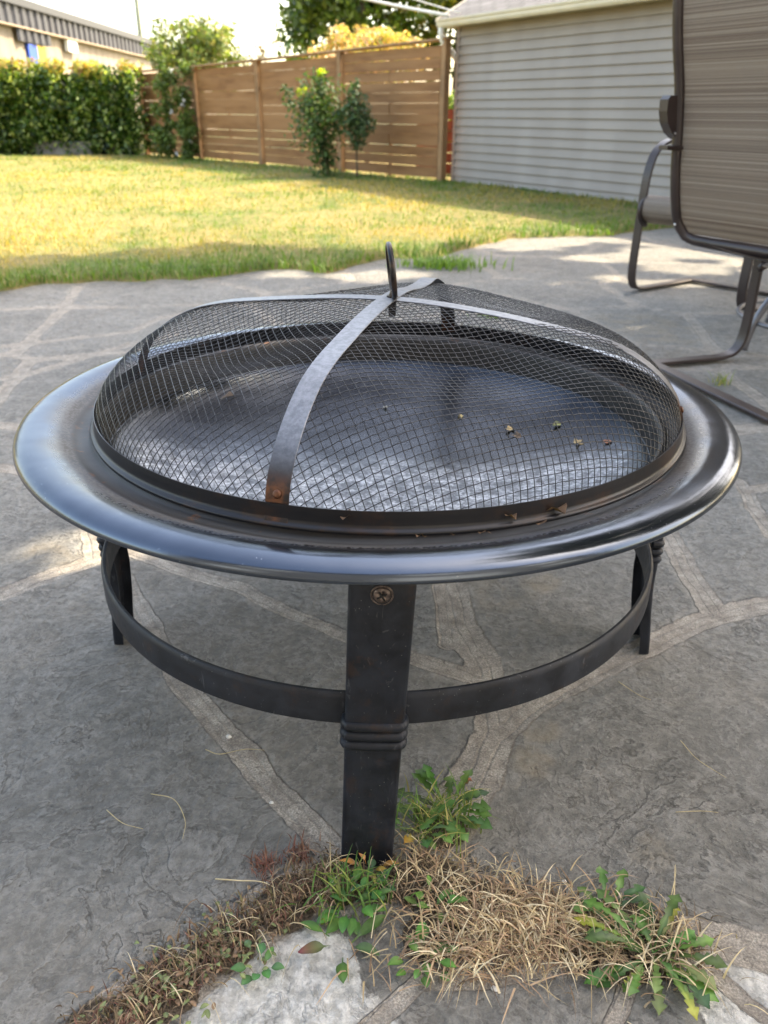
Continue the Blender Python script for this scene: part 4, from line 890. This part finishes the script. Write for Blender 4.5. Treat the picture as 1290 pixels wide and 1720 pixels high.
# ================================================================== WEEDS AND LITTER IN THE NEAR JOINTS
def leaf(g, base, az, length, width, rise, droop, col, teeth=0, seed=0, tipcol=None, fold=.25, stalk=.25):
    """a leaf blade as a curved strip, two halves about a midrib, lobed outline when teeth > 0"""
    rr = random.Random(seed); n = 22 if teeth else 9; V = []; Cc = []
    ca, sa = math.cos(az), math.sin(az); bend = rr.uniform(-.4, .4)
    for i in range(n + 1):
        t = i / n; el = rise - (rise + droop) * t; 
        if i == 0: p = np.array(base, float)
        else: p = p + np.array([ca2 * math.cos(el0), sa2 * math.cos(el0), math.sin(el0)]) * length / n
        a2 = az + bend * t; ca2, sa2 = math.cos(a2), math.sin(a2); el0 = el
        if t < stalk: wv_ = .10
        else:
            q = (t - stalk) / (1 - stalk); wv_ = math.sin(math.pi * min(1, q ** .75)) ** .8 if q < 1 else 0
            if teeth:
                ph = (q * teeth) % 1.0; wv_ = (.25 + .75 * q) * (1 - max(0, q - .85) / .15) if q > .85 else (.25 + .75 * q); wv_ *= (.32 + .68 * (1 - ph)); wv_ = wv_ if q < .98 else .02
        hw = width / 2 * max(wv_, .02); sd_ = np.array([-sa2, ca2, 0]); up_ = np.array([-ca2 * math.sin(el), -sa2 * math.sin(el), math.cos(el)])
        back_ = -np.array([ca2, sa2, 0]) * (hw * .35 if teeth else 0); rip = .06 * width * math.sin(9 * t + seed)
        p[2] = max(p[2], .0015)
        pl = p + sd_ * hw + up_ * (hw * fold + rip) + back_; pr_ = p - sd_ * hw + up_ * (hw * fold - rip) + back_
        V += [pl, p, pr_]; cc = np.array(col) * (.9 + .25 * t); 
        if tipcol is not None: cc = cc * (1 - t ** 2) + np.array(tipcol) * t ** 2
        Cc += [cc, cc * 1.35 + .012, cc * .92]
    f = []
    for i in range(n): f += [(3 * i, 3 * i + 1, 3 * i + 4, 3 * i + 3), (3 * i + 1, 3 * i + 2, 3 * i + 5, 3 * i + 4)]
    g.add(V, f, np.array(Cc))
WEED = leafmat('weed_leaf', .42, .2)
GRN = [(.045, .10, .026), (.06, .13, .03), (.034, .078, .026), (.075, .13, .035)]
def rosette(name, label, x, y, nl, length, width, teeth, seed, rise=(.15, .9), cols=GRN, odd=None, cat='weed', stems=True):
    rr = random.Random(seed); g = MB()
    for i in range(nl):
        az = i * 2.39996 + rr.uniform(-.3, .3); L_ = length * rr.uniform(.55, 1.1); c = rr.choice(cols); c = [v * rr.uniform(.8, 1.2) for v in c]; tc = None
        if odd and rr.random() < .09: tc = odd
        o_ = rr.uniform(0, .02); leaf(g, (x + math.cos(az) * o_, y + math.sin(az) * o_, rr.uniform(.002, .014)), az, L_, width * rr.uniform(.7, 1.15), rr.uniform(*rise), rr.uniform(.1, .6), c, teeth, seed * 100 + i, tc)
    o = g.build(name, WEED, loc=(x, y, 0)); tag(o, label, cat); return o
rosette('dandelion', 'largest dandelion rosette with a yellowed leaf, at the lower right', .262, .498, 32, .064, .021, 5, 11, (.2, 1.0), odd=(.30, .28, .04))
rosette('dandelion', 'small dandelion at the upper left edge of the large rosette', .232, .545, 9, .045, .018, 3, 12, (.3, 1.1))
rosette('dandelion', 'dandelion in the paving joint behind the front leg of the fire pit', .078, .672, 20, .055, .021, 4, 13, (.3, 1.1), odd=(.28, .06, .03))
rosette('dandelion', 'dandelion close against the right side of the front leg', .045, .640, 11, .045, .018, 3, 14, (.5, 1.2), odd=(.4, .2, .03))
rosette('plantain', 'broad-leaved green plantain in front of the front leg', -.028, .548, 17, .030, .0105, 0, 15, (.2, .9), cols=[(.045, .12, .027), (.06, .15, .032)])
rosette('plantain', 'plantain with a leaf turning red at its tip on the pale stone', -.035, .505, 5, .040, .013, 0, 16, (.1, .4), cols=[(.05, .11, .03)], odd=(.16, .02, .03))
rosette('seedling', 'tiny seedling with red and orange leaves against the front leg', -.014, .596, 6, .026, .009, 0, 17, (.9, 1.3), cols=[(.09, .15, .03), (.28, .12, .03), (.18, .16, .03)])
rosette('clover', 'small clover patch between the plantain and the front leg', -.005, .572, 14, .018, .009, 0, 18, (.4, 1.2), cols=[(.03, .09, .035)])
rosette('clover', 'low clover sprig in the litter left of the pale stone', -.112, .482, 8, .018, .010, 0, 19, (.3, 1.0), cols=[(.05, .13, .04)])
rosette('chickweed', 'fine chickweed sprig at the foot of the dry grass', .042, .492, 14, .022, .009, 0, 20, (.2, 1.0), cols=[(.06, .14, .035)])
rosette('chickweed', 'fine chickweed sprig in the middle of the dry grass', .055, .545, 12, .024, .008, 0, 24, (.3, 1.2), cols=[(.07, .15, .035)])
# green grass clump
rr = np.random.default_rng(90)
def clump(name, label, cx, cy, sx_, sy_, n, h, wd_, cols, lean, mat, cat='grass', kind=None, head=None, group=None):
    x = cx + rr.normal(0, sx_, n); y = cy + rr.normal(0, sy_, n); c = np.array(cols)[rr.integers(0, len(cols), n)] * rr.uniform(.65, 1.3, n)[:, None]
    hd = None if head is None else rr.normal(head[0], head[1], n)
    o = blades(n, x, y, np.full(n, .001), rr.uniform(h[0], h[1], n), rr.uniform(wd_[0], wd_[1], n), rr.uniform(lean[0], lean[1], n), c, mat, name, 5, hd, mat is DRY); tag(o, label, cat, kind=kind); return o
clump('grass_tuft', 'dark green grass tuft in front of the front leg', -.028, .562, .022, .014, 70, (.025, .05), (.0018, .0035), [(.06, .14, .03), (.09, .18, .04), (.16, .2, .05)], (.5, 1.4), LEAF, kind='stuff')
clump('grass_tuft', 'green grass mixed into the weeds behind the front leg', .066, .662, .022, .018, 120, (.025, .055), (.0015, .003), [(.09, .17, .04), (.14, .2, .05), (.3, .26, .1)], (.4, 1.3), LEAF, kind='stuff')
STRAW = [(.42, .34, .22), (.34, .26, .16), (.56, .48, .35), (.18, .12, .08), (.36, .25, .17), (.26, .17, .11)]
clump('dry_grass', 'matted straw-coloured dead grass beside the dandelion', .145, .533, .040, .022, 1050, (.016, .042), (.0009, .0024), STRAW, (1.3, 2.1), DRY, kind='stuff')
clump('dry_grass', 'upright straw-coloured dead grass right of the front leg', .055, .585, .028, .026, 170, (.016, .036), (.0009, .0024), STRAW, (.9, 1.9), DRY, kind='stuff')
clump('dry_grass', 'loose dead grass lying toward the bottom of the picture', .10, .50, .055, .018, 330, (.02, .05), (.0009, .0024), STRAW, (1.4, 2.1), DRY, kind='stuff')
clump('dry_grass', 'thin dead grass around the right dandelion', .25, .51, .04, .022, 260, (.02, .05), (.001, .0022), STRAW, (1.0, 1.9), DRY, kind='stuff')
# brown moss and litter in the joint
def scatter(path, sd_, n, jit=0):
    P = np.array(path); t = rr.uniform(0, len(P) - 1.001, n); i = t.astype(int); f = (t - i)[:, None]; Q = P[i] * (1 - f) + P[i + 1] * f; return Q + rr.normal(0, 1, (n, 2)) * sd_
Q = scatter([(-.28, .39), (-.235, .435), (-.19, .48), (-.14, .525), (-.085, .565), (-.05, .59)], .0145, 2500); n = len(Q)
c = np.array([(.13, .085, .055), (.09, .06, .04), (.2, .14, .09), (.10, .09, .045), (.24, .18, .12), (.13, .06, .045)])[rr.integers(0, 6, n)] * rr.uniform(.6, 1.3, n)[:, None]
o = blades(n, Q[:, 0], Q[:, 1], rr.uniform(0, .006, n), rr.uniform(.006, .018, n), rr.uniform(.001, .0028, n), rr.uniform(.3, 1.9, n), c, DRY, 'moss_litter', 3); tag(o, 'brown moss and dry litter filling the joint at the lower left', 'moss', kind='stuff')
Q = scatter([(-.23, .43), (-.15, .51), (-.08, .57), (-.03, .585)], .022, 110); n = len(Q); c = np.array(STRAW)[rr.integers(0, 6, n)] * rr.uniform(.7, 1.1, n)[:, None]
o = blades(n, Q[:, 0], Q[:, 1], rr.uniform(.002, .008, n), rr.uniform(.02, .045, n), rr.uniform(.0008, .0017, n), rr.uniform(1.3, 1.9, n), c, DRY, 'dry_stalks', 5); tag(o, 'long thin dry stalks lying over the brown moss', 'grass', kind='stuff')
Q = scatter([(0, .59), (.08, .57), (.14, .54), (.22, .52), (.3, .51)], .02, 2200); n = len(Q)
c = np.array([(.13, .10, .07), (.2, .155, .11), (.09, .07, .05), (.28, .21, .14)])[rr.integers(0, 4, n)] * rr.uniform(.6, 1.2, n)[:, None]
o = blades(n, Q[:, 0], Q[:, 1], rr.uniform(0, .004, n), rr.uniform(.006, .02, n), rr.uniform(.001, .0025, n), rr.uniform(.8, 1.9, n), c, DRY, 'thatch', 3); tag(o, 'brown thatch under the dead grass in the joint', 'thatch', kind='stuff')
# green leaflets of low weeds in the litter
Q = scatter([(-.24, .42), (-.18, .475), (-.12, .53)], .02, 200); g = MB()
for i, (x, y) in enumerate(Q): leaf(g, (x, y, .004 + .006 * rr.random()), rr.uniform(0, 6.28), rr.uniform(.005, .010), rr.uniform(.003, .005), .6, .5, [(.10, .13, .05), (.14, .17, .07), (.16, .10, .06)][i % 3], 0, i, stalk=.05)
o = g.build('knotweed', WEED, loc=(-.18, .475, 0)); tag(o, 'small-leaved knotweed creeping through the brown moss', 'weed', kind='stuff')
for x, y, s, lb in ((-.125, .60, 1, 'reddish stonecrop tuft on the far edge of the brown moss'), (-.09, .615, 1.1, 'reddish stonecrop tuft left of the front leg'), (-.225, .425, .9, 'reddish stonecrop tuft at the bottom left corner of the moss')):
    n = 90; g_ = rr.normal(0, .007 * s, (n, 2)); c = np.array([(.17, .07, .055), (.12, .06, .045), (.22, .12, .09)])[rr.integers(0, 3, n)]
    o = blades(n, x + g_[:, 0], y + g_[:, 1], np.full(n, .001), rr.uniform(.006, .018, n), rr.uniform(.0012, .0026, n), rr.uniform(.2, 1.4, n), c, DRY, 'stonecrop', 3); tag(o, lb, 'weed')
# loose stalks and bits on the stone
def stalk(pts, lb, r_=.0006, col=(.42, .35, .22)):
    P = smooth_path([(x, y, z) for x, y, z in pts], 6); g = MB().tube(P, np.linspace(r_, r_ * .5, len(P)), 6); g.c = [np.tile(np.array(col), (len(P) * 6, 1))]
    o = g.build('dry_stalk', DRY, loc=(pts[0][0], pts[0][1], 0)); tag(o, lb, 'stalk', 'dry stalks lying on the flagstones')
stalk([(-.225,.775,.002),(-.205,.765,.004),(-.175,.775,.003),(-.15,.775,.002)], 'bent dry stalk lying across the left mortar joint')
stalk([(-.275,.70,.002),(-.245,.69,.004),(-.225,.66,.003),(-.222,.635,.002)], 'curved dry stalk on the large left flagstone')
stalk([(-.32,.675,.002),(-.295,.655,.003),(-.27,.648,.002)], 'short pale stalk at the left edge of the left flagstone')
stalk([(-.175,.582,.003),(-.15,.578,.006),(-.12,.575,.006),(-.09,.555,.004)], 'pale forked stalk sticking out of the moss over the stone', .0009, (.5, .42, .28))
stalk([(-.205,.46,.002),(-.202,.44,.010),(-.215,.415,.004)], 'straight pale stalk at the bottom left', .0009)
stalk([(.39,.80,.002),(.40,.765,.003),(.425,.735,.002)], 'thin curved stalk on the large right flagstone', .0005)
stalk([(.345,.68,.002),(.375,.681,.003),(.395,.68,.002)], 'short straight stalk in the middle of the right flagstone', .0005)
stalk([(.30,.56,.002),(.315,.59,.005),(.32,.605,.004)], 'short stalk leaning above the large dandelion', .0005)
stalk([(.34,.92,.002),(.36,.89,.003),(.375,.88,.002)], 'faint straight stalk near the right leg of the fire pit', .0005)
PEB = simple('white_pebble', (.6, .6, .58), .7)
for i, (x, y, s, lb) in enumerate(((.108, .468, .0042, 'white chip just below the dry grass'), (-.20, .80, .004, 'white pebble beside the left mortar joint'), (-.13, .69, .0028, 'tiny pale pebble on the left stone near the mortar joint'), (.196, .585, .003, 'white crumb above the dry grass on the right stone'))):
    g = MB(); nn = 8; V = [(x, y, s * .9)]
    for j in range(1, 4):
        for k in range(nn): a = k / nn * 6.283; q = s * math.sin(j * .5) * rf.uniform(.75, 1.2); V.append((x + q * math.cos(a), y + q * math.sin(a) * .75, s * .9 * math.cos(j * .5) * (1 if j < 3 else 0)))
    f = [(0, 1 + k, 1 + (k + 1) % nn) for k in range(nn)] + [(1 + j * nn + k, 1 + (j + 1) * nn + k, 1 + (j + 1) * nn + (k + 1) % nn, 1 + j * nn + (k + 1) % nn) for j in range(2) for k in range(nn)]
    o = g.add(V, f).build('pebble', PEB, loc=(x, y, 0)); tag(o, lb, 'pebble')
# dry leaf scraps on the pit
def scrap(x, y, z, s, lb, seed, col=(.09, .055, .035)):
    rr_ = random.Random(seed); n = 9; V = [(x, y, z + s * .15)]; C_ = [np.array(col)]
    for k in range(n): a = k / n * 6.283; q = s * rr_.uniform(.35, 1.1); V.append((x + q * math.cos(a), y + q * math.sin(a), z + rr_.uniform(0, .6) * s)); C_.append(np.array(col) * rr_.uniform(.6, 1.8))
    o = MB().add(V, [(0, 1 + k, 1 + (k + 1) % n) for k in range(n)], np.array(C_)).build('dead_leaf', DRY, loc=(x, y, z), smooth=False); tag(o, lb, 'dead leaf', 'dead leaf scraps on the fire pit')
def onband(px_off, s, lb, sd, dr=0, z=.3865): # around the near edge of the screen, by angle from the front
    a = -math.pi / 2 + px_off; scrap(SX + (.372 + dr) * math.cos(a), SY + (.372 + dr) * math.sin(a), z, s * 1.5, lb, sd)
onband(-.10, .006, 'tiny scrap on the screen band just right of the front strap', 1, -.004, .40)
onband(.31, .0085, 'curled dead leaf against the front right of the screen band', 3, -.001, .394)
onband(.24, .006, 'flat brown flake on the band between the two larger scraps', 4, .001, .384)
onband(.44, .010, 'dead leaf folded over the lip of the band at the right', 5, -.001, .392)
onband(.40, .007, 'brown leaf flake in the groove below the folded leaf', 6, .003, .385)
onband(.08, .007, 'thin brown flake in the groove at the front middle', 7, .003, .384)
onband(.16, .005, 'small flake in the groove right of the front middle', 8, .003, .384)
for (u, v, s, lb, sd) in ((-.165, -.262, .009, 'dark torn leaf caught on the wire mesh left of the front strap', 20), (.125, -.318, .008, 'leaf scrap stuck on the mesh near the front right', 21)):
    q = dome(np.array([u]), np.array([v]), .002)[0]; scrap(SX + q[0], SY + q[1], q[2] + .383, s, lb, sd, (.05, .035, .025))
for (x, y, s, lb, sd, c) in ((.19, 1.14, .009, 'pale curled leaf bit in the dish, leftmost of the right group', 30, (.45, .33, .18)), (.26, 1.13, .009, 'greenish leaf bit in the dish, middle of the right group', 31, (.33, .33, .14)), (.275, 1.06, .010, 'pale leaf bit in the dish, nearest of the right group', 32, (.4, .3, .17)), (.31, 1.04, .007, 'reddish flake at the right end of the dish', 33, (.3, .14, .09)), (.0, 1.24, .005, 'pale speck in the far part of the dish', 34, (.5, .5, .45)), (.12, 1.2, .006, 'yellow flake in the far part of the dish', 35, (.5, .4, .2))):
    zb = float(np.interp(math.hypot(x - CX, y - CY), dish[:, 0], dish[:, 1])) + .001; scrap(x, y, zb, s, lb, sd, c)
# grass sprouting at far joints
clump('grass_tuft', 'bright grass tuft at the patio edge right of the ring handle', .30, 4.42, .11, .06, 420, (.04, .09), (.005, .009), [(.12, .22, .04), (.16, .27, .05)], (.3, 1.1), LEAF, kind='stuff')
clump('grass_tuft', 'small sprout in the far patio joint between the chairs and the screen', .42, 3.25, .03, .03, 50, (.015, .035), (.003, .006), [(.12, .22, .04)], (.5, 1.3), LEAF, kind='stuff')
clump('grass_tuft', 'small weed sprout in the joint beside the nearest chair', 1.03, 2.36, .015, .012, 40, (.02, .055), (.002, .004), [(.14, .2, .05), (.3, .27, .1)], (.3, 1.2), LEAF, kind='stuff')
